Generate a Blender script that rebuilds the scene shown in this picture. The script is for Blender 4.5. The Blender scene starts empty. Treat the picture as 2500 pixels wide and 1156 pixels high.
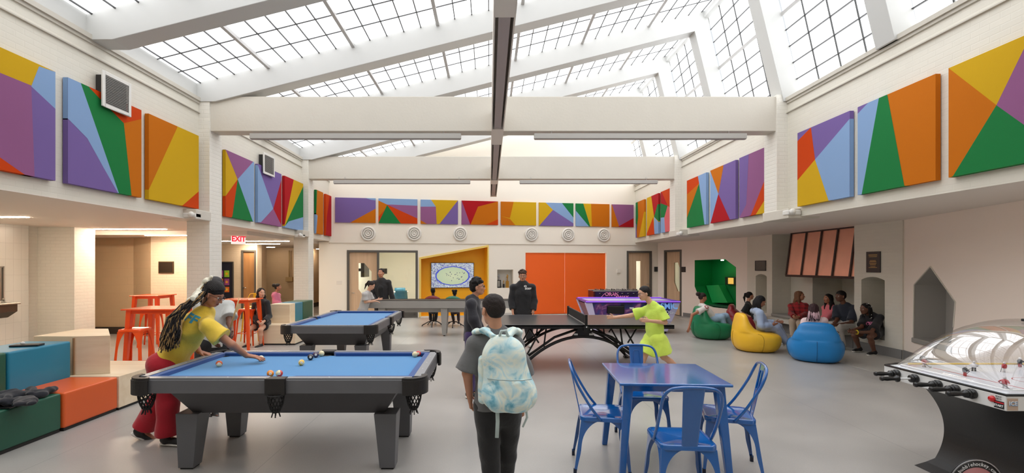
import bpy, math, random
import numpy as np
from mathutils import Vector, Matrix
from mathutils.geometry import tessellate_polygon
random.seed(7)
C = bpy.context.scene.collection
PI = math.pi
# ---------------------------------------------------------------- camera, world, exposure
F = 1180.6; VX = 1194.0; VY = 650.0; H = 1.67        # focal length and vanishing point in px, eye height in m
cam_d = bpy.data.cameras.new('camera'); cam = bpy.data.objects.new('camera', cam_d); C.objects.link(cam)
cam.location = (0, 0, H); cam.rotation_euler = (PI/2, 0, 0)
cam_d.sensor_width = 36; cam_d.lens = 17.0
cam_d.shift_x = (1250-VX)/2500; cam_d.shift_y = (VY-578)/2500
cam_d.clip_start = .05
bpy.context.scene.camera = cam
sc = bpy.context.scene
sc.view_settings.view_transform = 'Standard'; sc.view_settings.look = 'None'
sc.view_settings.gamma = 1; sc.view_settings.exposure = 0.56
sc.cycles.use_denoising = True
sc.cycles.max_bounces = 8; sc.cycles.diffuse_bounces = 5; sc.cycles.glossy_bounces = 3
sc.cycles.transparent_max_bounces = 12
sc.cycles.sample_clamp_indirect = 6
w = bpy.data.worlds.new('world'); sc.world = w; w.use_nodes = True
w.node_tree.nodes['Background'].inputs[0].default_value = (.9, .95, 1, 1)
w.node_tree.nodes['Background'].inputs[1].default_value = .6
SKYLIGHT = 1.65           # daylight coming through the translucent roof panes
LED = 50.0                # linear lamps under the low ceiling

# ---------------------------------------------------------------- helpers
def at(px, py, Y):                                   # the point at distance Y seen at a pixel
    return np.array([(px-VX)*Y/F, Y, H-(py-VY)*Y/F])
def fl(px, py, z=0.0):                               # the point at height z seen at a pixel
    return at(px, py, (H-z)*F/(py-VY))
def lin(c):
    c = c/255.0
    return c/12.92 if c <= .04045 else ((c+.055)/1.055)**2.4
def rgb(c): return (lin(c[0]), lin(c[1]), lin(c[2]), 1)
MATS = {}
def mat(name, col, rough=.5, metal=0, bump=0, bscale=40, bdist=.01, vary=0, vscale=3, emit=0, coat=0, spec=.5, fine=0, sheen=0):
    if name in MATS: return MATS[name]
    m = bpy.data.materials.new(name); m.use_nodes = True; MATS[name] = m
    nt = m.node_tree; b = nt.nodes['Principled BSDF']
    b.inputs['Base Color'].default_value = rgb(col); b.inputs['Roughness'].default_value = rough
    b.inputs['Metallic'].default_value = metal; b.inputs['Specular IOR Level'].default_value = spec
    if coat: b.inputs['Coat Weight'].default_value = coat; b.inputs['Coat Roughness'].default_value = .08
    if sheen: b.inputs['Sheen Weight'].default_value = sheen
    if emit:
        b.inputs['Emission Color'].default_value = rgb(col); b.inputs['Emission Strength'].default_value = emit
    tc = nt.nodes.new('ShaderNodeTexCoord')
    if vary:
        n = nt.nodes.new('ShaderNodeTexNoise'); n.inputs['Scale'].default_value = vscale; n.inputs['Detail'].default_value = 5
        nt.links.new(tc.outputs['Object'], n.inputs['Vector'])
        r = nt.nodes.new('ShaderNodeMapRange'); r.inputs['To Min'].default_value = 1-vary; r.inputs['To Max'].default_value = 1+vary
        r.inputs['From Min'].default_value = .25; r.inputs['From Max'].default_value = .75
        nt.links.new(n.outputs['Fac'], r.inputs['Value'])
        h = nt.nodes.new('ShaderNodeHueSaturation'); h.inputs['Color'].default_value = rgb(col)
        nt.links.new(r.outputs['Result'], h.inputs['Value']); nt.links.new(h.outputs['Color'], b.inputs['Base Color'])
    if bump:
        n = nt.nodes.new('ShaderNodeTexNoise'); n.inputs['Scale'].default_value = bscale; n.inputs['Detail'].default_value = 6
        nt.links.new(tc.outputs['Object'], n.inputs['Vector'])
        bp = nt.nodes.new('ShaderNodeBump'); bp.inputs['Strength'].default_value = bump; bp.inputs['Distance'].default_value = bdist
        nt.links.new(n.outputs['Fac'], bp.inputs['Height']); nt.links.new(bp.outputs['Normal'], b.inputs['Normal'])
    return m
def brick_mat(name, col, bw=.2, bh=.066, strength=.5, rough=.45, mortar=.93, running=True, msize=.012):
    m = bpy.data.materials.new(name); m.use_nodes = True; MATS[name] = m
    nt = m.node_tree; b = nt.nodes['Principled BSDF']; b.inputs['Roughness'].default_value = rough
    g = nt.nodes.new('ShaderNodeNewGeometry'); s = nt.nodes.new('ShaderNodeSeparateXYZ'); nt.links.new(g.outputs['Position'], s.inputs[0])
    a = nt.nodes.new('ShaderNodeMath'); a.operation = 'ADD'; nt.links.new(s.outputs[0], a.inputs[0]); nt.links.new(s.outputs[1], a.inputs[1])
    c = nt.nodes.new('ShaderNodeCombineXYZ'); nt.links.new(a.outputs[0], c.inputs[0]); nt.links.new(s.outputs[2], c.inputs[1])
    br = nt.nodes.new('ShaderNodeTexBrick'); nt.links.new(c.outputs[0], br.inputs['Vector'])
    br.inputs['Scale'].default_value = 1; br.inputs['Brick Width'].default_value = bw; br.inputs['Row Height'].default_value = bh
    br.inputs['Mortar Size'].default_value = msize*.6; br.inputs['Mortar Smooth'].default_value = .6
    if not running: br.offset = 0
    k = rgb(col); d = tuple(x*mortar for x in k[:3])+(1,); e = tuple(x*.975 for x in k[:3])+(1,)
    br.inputs['Color1'].default_value = k; br.inputs['Color2'].default_value = e; br.inputs['Mortar'].default_value = d
    nt.links.new(br.outputs['Color'], b.inputs['Base Color'])
    n = nt.nodes.new('ShaderNodeTexNoise'); n.inputs['Scale'].default_value = 14; n.inputs['Detail'].default_value = 5; nt.links.new(g.outputs['Position'], n.inputs['Vector'])
    mx = nt.nodes.new('ShaderNodeMath'); mx.operation = 'MULTIPLY_ADD'; mx.inputs[1].default_value = -1.0; nt.links.new(br.outputs['Fac'], mx.inputs[0])
    ml = nt.nodes.new('ShaderNodeMath'); ml.operation = 'MULTIPLY'; ml.inputs[1].default_value = .35; nt.links.new(n.outputs['Fac'], ml.inputs[0]); nt.links.new(ml.outputs[0], mx.inputs[2])
    bp = nt.nodes.new('ShaderNodeBump'); bp.inputs['Strength'].default_value = strength; bp.inputs['Distance'].default_value = .012
    nt.links.new(mx.outputs[0], bp.inputs['Height']); nt.links.new(bp.outputs['Normal'], b.inputs['Normal'])
    return m
def wood_mat(name, c1, c2, rough=.45, axis='Z', scale=1.0):
    m = bpy.data.materials.new(name); m.use_nodes = True; MATS[name] = m
    nt = m.node_tree; b = nt.nodes['Principled BSDF']; b.inputs['Roughness'].default_value = rough
    tc = nt.nodes.new('ShaderNodeTexCoord'); mp = nt.nodes.new('ShaderNodeMapping'); nt.links.new(tc.outputs['Object'], mp.inputs[0])
    sx = {'Z': (9, 9, .6), 'X': (.6, 9, 9), 'Y': (9, .6, 9)}[axis]; mp.inputs['Scale'].default_value = tuple(v*scale for v in sx)
    n = nt.nodes.new('ShaderNodeTexNoise'); n.inputs['Scale'].default_value = 2; n.inputs['Detail'].default_value = 8; n.inputs['Distortion'].default_value = .6
    nt.links.new(mp.outputs[0], n.inputs['Vector'])
    cr = nt.nodes.new('ShaderNodeValToRGB'); cr.color_ramp.elements[0].position = .3; cr.color_ramp.elements[1].position = .7
    cr.color_ramp.elements[0].color = rgb(c1); cr.color_ramp.elements[1].color = rgb(c2)
    nt.links.new(n.outputs['Fac'], cr.inputs[0]); nt.links.new(cr.outputs[0], b.inputs['Base Color'])
    return m
def glass_mat(name, tint=(.96, .98, .97), gloss=.10, rough=.02, fr_=.6):
    m = bpy.data.materials.new(name); m.use_nodes = True; MATS[name] = m; nt = m.node_tree
    nt.nodes.remove(nt.nodes['Principled BSDF']); out = nt.nodes['Material Output']
    t = nt.nodes.new('ShaderNodeBsdfTransparent'); t.inputs[0].default_value = tint+(1,)
    g = nt.nodes.new('ShaderNodeBsdfGlossy'); g.inputs['Roughness'].default_value = rough
    lw = nt.nodes.new('ShaderNodeLayerWeight'); lw.inputs['Blend'].default_value = .25
    ma = nt.nodes.new('ShaderNodeMath'); ma.operation = 'MULTIPLY_ADD'; ma.inputs[1].default_value = fr_; ma.inputs[2].default_value = gloss*.4
    nt.links.new(lw.outputs['Fresnel'], ma.inputs[0])
    mx = nt.nodes.new('ShaderNodeMixShader'); nt.links.new(ma.outputs[0], mx.inputs[0]); nt.links.new(t.outputs[0], mx.inputs[1]); nt.links.new(g.outputs[0], mx.inputs[2])
    nt.links.new(mx.outputs[0], out.inputs[0]); return m

def v3(p): return Vector((float(p[0]), float(p[1]), float(p[2])))
class MB:                                             # collects shapes and links them as one mesh
    def __init__(s): s.v = []; s.f = []; s.m = []; s.s = []
    def add(s, vs, fs, mi=0, smooth=False):
        o = len(s.v); s.v += [tuple(float(c) for c in p) for p in vs]
        for f in fs: s.f.append(tuple(i+o for i in f)); s.m.append(mi); s.s.append(smooth)
        return s
    def box(s, x0, x1, y0, y1, z0, z1, mi=0):
        vs = [(x0,y0,z0),(x1,y0,z0),(x1,y1,z0),(x0,y1,z0),(x0,y0,z1),(x1,y0,z1),(x1,y1,z1),(x0,y1,z1)]
        return s.add(vs, [(0,3,2,1),(4,5,6,7),(0,1,5,4),(1,2,6,5),(2,3,7,6),(3,0,4,7)], mi)
    def frust(s, c0, h0, c1, h1, mi=0):               # box between two rectangles: centres and half sizes (x,y)
        vs = []
        for c, h in ((c0,h0),(c1,h1)):
            for sx, sy in ((-1,-1),(1,-1),(1,1),(-1,1)): vs.append((c[0]+sx*h[0], c[1]+sy*h[1], c[2]))
        return s.add(vs, [(0,3,2,1),(4,5,6,7),(0,1,5,4),(1,2,6,5),(2,3,7,6),(3,0,4,7)], mi)
    def prism(s, pts, d, mi=0, smooth=False):         # planar polygon swept by vector d
        n = len(pts); P = [Vector(p) for p in pts]; d = Vector(d)
        vs = P+[p+d for p in P]
        tri = tessellate_polygon([P])
        fs = [tuple(t) for t in tri]+[tuple(i+n for i in reversed(t)) for t in tri]
        s.add(vs, fs, mi); s.add(vs, [(i,(i+1)%n,(i+1)%n+n,i+n) for i in range(n)], mi, smooth); return s
    def quad(s, a, b, c, d, mi=0): return s.add([a,b,c,d], [(0,1,2,3)], mi)
    def poly(s, pts, mi=0):
        P = [Vector(p) for p in pts]
        if len(P) <= 4: return s.add(P, [tuple(range(len(P)))], mi)
        return s.add(P, [tuple(t) for t in tessellate_polygon([P])], mi)
    def tube(s, pts, r, n=8, mi=0, closed=False, cap=True, sq=None):   # r a number or one per point
        P = [v3(p) for p in pts]; N = len(P); R = [r]*N if not hasattr(r, '__len__') else list(r)
        up = None; vs = []
        for i in range(N):
            a = P[(i-1) % N] if (closed or i) else P[0]; b = P[(i+1) % N] if (closed or i < N-1) else P[-1]
            t = (b-a); t = t.normalized() if t.length > 1e-9 else Vector((0,0,1))
            if up is None: up = Vector((0,0,1)) if abs(t.z) < .9 else Vector((0,1,0))
            up = (up-t*up.dot(t)); up = up.normalized() if up.length > 1e-6 else t.orthogonal().normalized()
            sd = t.cross(up)
            for k in range(n):
                a_ = 2*PI*(k+.5)/n
                vs.append(P[i]+(up*math.sin(a_)*(sq or 1)+sd*math.cos(a_))*R[i])
        fs = []
        for i in range(N if closed else N-1):
            j = (i+1) % N
            for k in range(n): fs.append((i*n+k, i*n+(k+1)%n, j*n+(k+1)%n, j*n+k))
        s.add(vs, fs, mi, n > 4)
        if cap and not closed:
            s.add(vs, [tuple(range(n))[::-1], tuple((N-1)*n+k for k in range(n))], mi)
        return s
    def cyl(s, a, b, r0, r1=None, n=16, mi=0): return s.tube([a, b], [r0, r0 if r1 is None else r1], n, mi)
    def lathe(s, prof, c=(0,0,0), ax='Z', n=24, mi=0, smooth=True):    # prof: (r, h) pairs
        vs = []; fs = []
        for r, h in prof:
            for k in range(n):
                a = 2*PI*k/n; x, y = r*math.cos(a), r*math.sin(a)
                q = {'Z': (x,y,h), 'Y': (x,h,y), 'X': (h,x,y)}[ax]; vs.append((c[0]+q[0], c[1]+q[1], c[2]+q[2]))
        for i in range(len(prof)-1):
            for k in range(n): fs.append((i*n+k, i*n+(k+1)%n, (i+1)*n+(k+1)%n, (i+1)*n+k))
        return s.add(vs, fs, mi, smooth)
    def ball(s, c, r, mi=0, n=14, q=(1,1,1)):
        prof = []; vs = []; fs = []; m = n//2+1
        for i in range(m+1):
            t = PI*i/m
            for k in range(n): vs.append((c[0]+r*q[0]*math.sin(t)*math.cos(2*PI*k/n), c[1]+r*q[1]*math.sin(t)*math.sin(2*PI*k/n), c[2]+r*q[2]*math.cos(t)))
        for i in range(m):
            for k in range(n): fs.append((i*n+k, i*n+(k+1)%n, (i+1)*n+(k+1)%n, (i+1)*n+k))
        return s.add(vs, fs, mi, True)
    def xf(s, M):                                     # transform everything collected so far
        s.v = [tuple(M @ Vector(p)) for p in s.v]; return s
    def build(s, name, m, parent=None, bevel=0, seg=2, label=None, fix=True):
        me = bpy.data.meshes.new(name)
        org = Vector((0,0,0))
        me.from_pydata(s.v, [], s.f); 
        for x in (m if isinstance(m, (list, tuple)) else [m]): me.materials.append(x)
        me.polygons.foreach_set('material_index', s.m); me.polygons.foreach_set('use_smooth', s.s)
        me.update()
        if fix:
            import bmesh
            b = bmesh.new(); b.from_mesh(me); bmesh.ops.remove_doubles(b, verts=b.verts, dist=1e-6)
            bmesh.ops.recalc_face_normals(b, faces=b.faces); b.to_mesh(me); b.free()
        o = bpy.data.objects.new(name, me); C.objects.link(o)
        if parent is not None: o.parent = parent
        if bevel:
            bv = o.modifiers.new('b', 'BEVEL'); bv.width = bevel; bv.segments = seg; bv.limit_method = 'ANGLE'; bv.angle_limit = .6
        if label: o['label'] = label
        return o
def tag(o, label, cat, group=None):
    o['label'] = label; o['category'] = cat
    if group: o['group'] = group
    return o
def thing(name, label, cat, loc=(0,0,0), rz=0, group=None):
    o = bpy.data.objects.new(name, None); C.objects.link(o); o.empty_display_size = .1
    o.location = tuple(float(c) for c in loc); o.rotation_euler = (0,0,rz); return tag(o, label, cat, group)
def struct(name, mb, m, parent=None, **k):
    o = mb.build(name, m, parent, **k)
    if parent is None: o['kind'] = 'structure'
    return o
def copy_tree(o, parent=None):
    c = o.copy(); C.objects.link(c)
    if parent is not None: c.parent = parent
    for ch in list(o.children): copy_tree(ch, c)
    return c
def dup(o, loc, rz, label, group=None):
    c = copy_tree(o); c.location = tuple(float(x) for x in loc); c.rotation_euler = (0,0,rz); c['label'] = label
    if group: c['group'] = group
    return c
def recenter(o):                                      # put a mesh thing's origin at its base
    me = o.data; n = len(me.vertices); a = np.empty(n*3, 'f'); me.vertices.foreach_get('co', a); a = a.reshape(-1,3)
    c = np.array([(a[:,0].min()+a[:,0].max())/2, (a[:,1].min()+a[:,1].max())/2, a[:,2].min()])
    me.vertices.foreach_set('co', (a-c).ravel()); o.location = tuple(float(x) for x in c); me.update(); return o
def text(s, size, loc, rx=PI/2, rz=0, m=None, parent=None, name='lettering', ext=.002, align='CENTER', sx=1, bold=0, ry=0):
    cu = bpy.data.curves.new(name, 'FONT'); cu.body = s; cu.size = size; cu.extrude = ext; cu.align_x = align; cu.align_y = 'CENTER'
    cu.offset = bold; cu.resolution_u = 3
    t = bpy.data.objects.new('tmp', cu); C.objects.link(t)
    dg = bpy.context.evaluated_depsgraph_get(); me = bpy.data.meshes.new_from_object(t.evaluated_get(dg)); bpy.data.objects.remove(t)
    me.materials.clear(); me.materials.append(m)
    o = bpy.data.objects.new(name, me); C.objects.link(o); o.location = tuple(float(c) for c in loc); o.rotation_euler = (rx, ry, rz); o.scale = (sx,1,1)
    if parent is not None: o.parent = parent
    return o

# ---- planes: walls seen at a pixel
class Plane:
    def __init__(s, O, U):                            # O on the floor, U horizontal direction; the normal faces the room
        s.O = np.array(O+(0,), float) if len(O) == 2 else np.array(O, float)
        s.U = np.array([U[0], U[1], 0.])/math.hypot(*U[:2]); s.N = np.array([s.U[1], -s.U[0], 0.])
        if np.dot(s.N, np.array([0.3, 4, 0.])-s.O) < 0: s.N = -s.N
    def hit(s, px, py):
        d = np.array([(px-VX)/F, 1, (VY-py)/F]); c = np.array([0,0,H]); t = np.dot(s.O-c, s.N)/np.dot(d, s.N)
        p = c+d*t; return float(np.dot(p-s.O, s.U)), float(p[2])
    def pt(s, u, z, n=0.): p = s.O+s.U*u+s.N*n; return (float(p[0]), float(p[1]), float(z))
    def rz(s):                                        # rotation of text lying on the wall and facing the room
        r = s.U if np.cross(s.U, s.N)[2] < 0 else -s.U
        return math.atan2(r[1], r[0])
    def shifted(s, n): return Plane(tuple(s.O+s.N*n), tuple(s.U))
def wall_holes(name, pl, outer, holes, m, thick=.15, parent=None, kind=True):
    mb = MB(); loops = [outer]+holes; P = [[Vector(pl.pt(u,z)) for u, z in l] for l in loops]; flat = [p for l in P for p in l]
    D = Vector(pl.pt(0,0,-thick))-Vector(pl.pt(0,0,0)); tri = tessellate_polygon(P)
    mb.add(flat, [tuple(t) for t in tri]); mb.add([p+D for p in flat], [tuple(reversed(t)) for t in tri])
    for l in P:
        for i in range(len(l)): a, b = l[i], l[(i+1)%len(l)]; mb.quad(a, b, b+D, a+D)
    return struct(name, mb, m, parent, fix=True) if kind else mb.build(name, m, parent)
def recess(name, pl, poly, depth, m, parent=None, start=0):        # lining of a niche: sides and back
    mb = MB(); c = np.mean(poly, 0)
    if not start: poly = [(u-.002*np.sign(u-c[0]), z-.002*np.sign(z-c[1])) for u, z in poly]
    P = [Vector(pl.pt(u,z,-start)) for u, z in poly]; D = Vector(pl.pt(0,0,start-depth))-Vector(pl.pt(0,0,0))
    for i in range(len(P)): a, b = P[i], P[(i+1)%len(P)]; mb.quad(a, b, b+D, a+D)
    mb.poly([p+D for p in P]); o = mb.build(name, m, parent, fix=False)
    if parent is None: o['kind'] = 'structure'
    return o
def pbox(mb, pl, u0, u1, z0, z1, n0, n1, mi=0):       # box on a wall
    a = [pl.pt(u0,z0,n0), pl.pt(u1,z0,n0), pl.pt(u1,z0,n1), pl.pt(u0,z0,n1)]; b = [(p[0],p[1],z1) for p in a]
    return mb.add(a+b, [(0,3,2,1),(4,5,6,7),(0,1,5,4),(1,2,6,5),(2,3,7,6),(3,0,4,7)], mi)
def rect(u0, u1, z0, z1): return [(u0,z0),(u1,z0),(u1,z1),(u0,z1)]
LEFT = Plane((-5.0, 0), (0,1)); RIGHT = Plane((5.14, 0), (0,1)); BACK = Plane((-5.01,15.13), (10.15,1.91))
PIER = Plane((7.37,0), (0,1)); PINK = Plane((7.37,13.8), (-1.37,3.35)); HEXW = Plane((7.40,8.64), (-.75,-2.64))
# ---------------------------------------------------------------- materials of the setting
Wp = mat('white paint', (208,202,190), .55, bump=.15, bscale=30, vary=.015)
Wr = mat('roof white', (198,198,195), .5)
Wb2 = mat('back wall paint', (248,240,226), .55, bump=.1, bscale=30)
WB = brick_mat('white painted brick', (232,228,218), strength=.28, mortar=.955)
WBf = brick_mat('soft white painted brick', (224,219,206), strength=.15, mortar=.98)
TB = brick_mat('tan painted block', (208,182,148), .4, .2, .25, mortar=.96)
TL = brick_mat('white wall tile', (226,224,216), .15, .3, .25, .25, .82, False, .006)
PK = mat('pale pink paint', (250,236,224), .6, bump=.1, bscale=30)
SOF = mat('soffit paint', (228,219,209), .6)
GR = mat('grey base', (128,126,124), .5)
BR = mat('dark base', (62,54,48), .5)
def floor_mat():
    m = bpy.data.materials.new('grey vinyl floor'); m.use_nodes = True; nt = m.node_tree; b = nt.nodes['Principled BSDF']
    tc = nt.nodes.new('ShaderNodeTexCoord')
    n1 = nt.nodes.new('ShaderNodeTexNoise'); n1.inputs['Scale'].default_value = 1.2; n1.inputs['Detail'].default_value = 6
    n2 = nt.nodes.new('ShaderNodeTexNoise'); n2.inputs['Scale'].default_value = 90; n2.inputs['Detail'].default_value = 4
    for n in (n1, n2): nt.links.new(tc.outputs['Object'], n.inputs['Vector'])
    a = nt.nodes.new('ShaderNodeMath'); a.operation = 'MULTIPLY_ADD'; a.inputs[1].default_value = .5; nt.links.new(n2.outputs['Fac'], a.inputs[0]); nt.links.new(n1.outputs['Fac'], a.inputs[2])
    cr = nt.nodes.new('ShaderNodeValToRGB'); cr.color_ramp.elements[0].position = .45; cr.color_ramp.elements[1].position = 1.05
    cr.color_ramp.elements[0].color = rgb((154,151,147)); cr.color_ramp.elements[1].color = rgb((173,169,164))
    nt.links.new(a.outputs[0], cr.inputs[0])
    br = nt.nodes.new('ShaderNodeTexBrick'); br.offset = 0; br.inputs['Scale'].default_value = 1; br.inputs['Brick Width'].default_value = 1.9; br.inputs['Row Height'].default_value = 9
    br.inputs['Mortar Size'].default_value = .002; br.inputs['Mortar Smooth'].default_value = 0; nt.links.new(tc.outputs['Object'], br.inputs['Vector'])
    br.inputs['Mortar'].default_value = rgb((120,118,116))
    nt.links.new(cr.outputs[0], br.inputs['Color1']); nt.links.new(cr.outputs[0], br.inputs['Color2'])
    nt.links.new(br.outputs['Color'], b.inputs['Base Color'])
    r = nt.nodes.new('ShaderNodeMapRange'); r.inputs['To Min'].default_value = .24; r.inputs['To Max'].default_value = .42; nt.links.new(n1.outputs['Fac'], r.inputs['Value']); nt.links.new(r.outputs[0], b.inputs['Roughness'])
    bp = nt.nodes.new('ShaderNodeBump'); bp.inputs['Strength'].default_value = .04; bp.inputs['Distance'].default_value = .01; nt.links.new(n2.outputs['Fac'], bp.inputs['Height']); nt.links.new(bp.outputs[0], b.inputs['Normal'])
    return m
struct('floor', MB().box(-14, 9, -3, 24, -.1, 0), floor_mat())
LT = mat('light terrazzo', (182,178,170), .35, vary=.04, vscale=60)
arc = [(6.05,y) for y in np.linspace(4.5, 9.2, 8)]+[(6.05+.25*math.sin((y-9.2)/3.4*PI), y) for y in np.linspace(9.4, 12.6, 8)]+[(6.0,15.5)]
struct('floor', MB().prism([(x,y,0) for x, y in arc]+[(7.6,15.5,0),(9,12,0),(9,4.5,0)], (0,0,.004)), LT)

# ---- left and right upper walls with their top moulding and curb
for sx, x0, nm, ye in ((-1, -5.0, 'left', 15.3), (1, 5.14, 'right', 17.3)):
    zb = 2.45 if sx < 0 else 2.49
    o = sorted((x0, x0+sx*.35)); mb = MB().box(o[0], o[1], -3, ye, zb, 4.53)
    struct('wall_'+nm, mb, WBf)
    g = MB(); q = sorted((x0, x0-sx*.03)); g.box(q[0], q[1], -3, ye, 4.30, 4.315); q = sorted((x0-sx*.05, x0+sx*.36)); g.box(q[0], q[1], -3, ye, 4.50, 4.56)
    q = sorted((x0-sx*.025, x0)); g.box(q[0], q[1], -3, ye, 4.46, 4.50)
    struct('trim_'+('1' if sx < 0 else '2'), g, mat('moulding', (196,190,178), .5))
struct('trim_3', MB().box(-5.45, -5.02, -3, 15.3, 4.53, 4.82), Wr)                         # curb under the low eave
struct('ceiling', MB().box(-14, -5.35, -3, 10.7, 2.45, 2.6).box(-14, -5.35, 10.7, 24, 2.36, 2.6).box(-5.36, -4.98, -3, 15.2, 2.448, 2.46).box(-5.35,-4.99,15.13,24,2.36,2.6), SOF)
struct('ceiling', MB().box(5.145, 9.5, -3, 17.4, 2.4899, 2.65), SOF)
# ---- columns
for k, Y in enumerate((-.78, 3.77, 8.32, 12.87)):
    mb = MB().box(-5.2, -4.81, Y, Y+.38, 0, 4.62); struct('wall_left_column', mb, WB)
    if Y > 3: struct('wall_right_column', MB().box(4.95, 5.25, Y, Y+.38, 2.49, 4.62), WB)
    # corbel block with its cap at the ledge
    if Y > 5:
        struct('trim_4', MB().box(-5.35, -4.79, Y-.42, Y+.02, 2.44, 2.60), Wp, bevel=.01)
        struct('trim_5', MB().box(4.93, 5.45, Y-.35, Y+.40, 2.46, 2.62), Wp, bevel=.01)
# cross beams
for Y in (-.70, 3.80, 8.35, 12.92):
    struct('trim_6', MB().box(-4.82, 4.97, Y, Y+.28, 4.0, 4.60), Wp, bevel=.008)
# ---- roof: rafters, panes
def zr(x): return 5.68+.2514*x                                     # rafter underside
RX, RZ = 4.497, 6.81
def rafter(Y):
    poly = [(-5.02, zr(-4.7)), (-4.7, zr(-4.7)), (RX, RZ), (5.06, 4.50), (5.38, 4.50), (4.86, 6.7), (4.76, 7.22), (4.6, zr(4.6)+.40), (-5.3, zr(-5.3)+.40), (-5.3, 4.6), (-5.02, 4.56)]
    mb = MB().prism([(x, Y, z) for x, z in poly], (0,.3,0)); struct('trim_7', mb, Wr, bevel=.006)
RY = [6.03+2.27*k for k in range(-4, 5)]
for Y in RY: rafter(Y)
pane = mat('translucent roof pane', (250,252,255), .5, emit=SKYLIGHT)
MUL = mat('black glazing bar', (60,60,60), .4); HV = mat('grey glazing bar', (190,188,186), .4)
def zg(x): return zr(x)+.395
pi = 0
gx = [-5.24]+[-3.79-1.455+.291*i for i in range(1, 35)]
gx = [x for x in gx if x < 4.75]+[4.72]
heavy = [-3.79+1.455*i for i in range(0, 6)]
s0, s1 = (5.36, 4.60), (4.80, 7.12)                                  # steep side glazing line (x,z) bottom, top
for i, Y in enumerate(RY+[17.38]):
    y0 = RY[i-1]+.3 if i else -3.0
    if Y < 0: continue
    y1 = Y
    if y1 <= y0: continue
    pi += 1
    wd = struct('window_%d' % pi, MB().quad((-5.28,y0,zg(-5.28)), (4.72,y0,zg(4.72)), (4.72,y1,zg(4.72)), (-5.28,y1,zg(-5.28))), pane, fix=False)
    mu = MB(); hb = MB()
    for x in gx:
        if min(abs(x-h) for h in heavy) < .03: hb.box(x-.028, x+.028, y0, y1, zg(x)-.06, zg(x)-.004)
        else: mu.box(x-.008, x+.008, y0, y1, zg(x)-.022, zg(x)-.004)
    for j in range(1, 4):
        yy = y0+(y1-y0)*j/4
        mu.prism([(-5.2,yy-.007,zg(-5.2)-.018), (4.7,yy-.007,zg(4.7)-.018), (4.7,yy-.007,zg(4.7)-.004), (-5.2,yy-.007,zg(-5.2)-.004)], (0,.014,0))
    mu.build('glazing_bar', MUL, wd); hb.build('purlin', HV, wd)
    pi += 1
    wd = struct('window_%d' % pi, MB().quad((s0[0],y0,s0[1]), (s0[0],y1,s0[1]), (s1[0],y1,s1[1]), (s1[0],y0,s1[1])), pane, fix=False)
    mu = MB(); hb = MB(); n = 9
    for j in range(1, n):
        t = j/n; x = s0[0]+(s1[0]-s0[0])*t; z = s0[1]+(s1[1]-s0[1])*t
        (hb if j == 5 else mu).box(x-.03, x-.006, y0, y1, z-(.035 if j == 5 else .007), z+(.035 if j == 5 else .007))
    for j in range(1, 4):
        yy = y0+(y1-y0)*j/4
        mu.prism([(s0[0]-.022,yy-.007,s0[1]), (s1[0]-.022,yy-.007,s1[1]), (s1[0]-.004,yy-.007,s1[1]), (s0[0]-.004,yy-.007,s0[1])], (0,.014,0))
    mu.build('glazing_bar', MUL, wd); hb.build('purlin', HV, wd)
struct('trim_8', MB().box(4.70, 5.0, -3, 17.4, 7.10, 7.35).prism([(5.30,-3,4.53),(5.50,-3,4.53),(5.50,-3,4.66),(5.34,-3,4.66)], (0,20.4,0)), Wr)
struct('ceiling', MB().prism([(-5.3,-3,zg(-5.3)-.3),(4.75,-3,zg(4.75)-.3),(4.75,-3,zg(4.75)),(-5.3,-3,zg(-5.3))], (0,2.31,0)).prism([(5.36,-3,4.5),(4.78,-3,7.1),(4.6,-3,7.1),(5.1,-3,4.5)], (0,2.31,0)), Wp)
# wall behind the camera, outer walls
struct('wall_front', MB().box(-14, 9.5, -3.2, -3, 0, 7.6), Wp)
# ---- back wall
LB = math.hypot(11.01, 2.07)+.05                                   # to the corner beyond the right ledge
def bx(px): return BACK.hit(px, 700)[0]
U = bx
door_u = rect(U(847), U(1020), .0, 2.17)
dz = 0.0
yn = [(U(1028), .04), (U(1190), .04), (U(1190), BACK.hit(1190,604)[1]), (U(1028), BACK.hit(1028,633)[1])]
tn = rect(U(1214), U(1253), BACK.hit(1214,704)[1], BACK.hit(1214,659)[1])
on = rect(U(1283), U(1481), .03, 2.13)
d1 = rect(U(1530), U(1591), .0, 2.20)
wall_holes('wall_back', BACK, rect(-.3, LB, -.08, 2.42), [door_u, yn, tn, on, d1], Wb2, .14)
mbk = MB(); pbox(mbk, BACK, 0, LB, 2.40, 7.6, -.2, .03); struct('wall_back', mbk, Wb2)
mbk = MB(); pbox(mbk, BACK, U(1060), U(1190), 0, .04, -.1, .02); pbox(mbk, BACK, U(1190)+.01, U(1281), 0, .1, 0, .012); pbox(mbk, BACK, U(1483), U(1528), 0, .1, 0, .012); pbox(mbk, BACK, U(1281), U(1484), .0, .03, -.12, .03)
struct('baseboard_back', mbk, mat('pale base', (206,200,192), .5))
DF = mat('dark bronze frame', (92,88,82), .45)
MW = wood_mat('pale maple veneer', (206,172,138), (222,190,156), .4, 'Z', .8)
GL = glass_mat('window glass')
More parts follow.
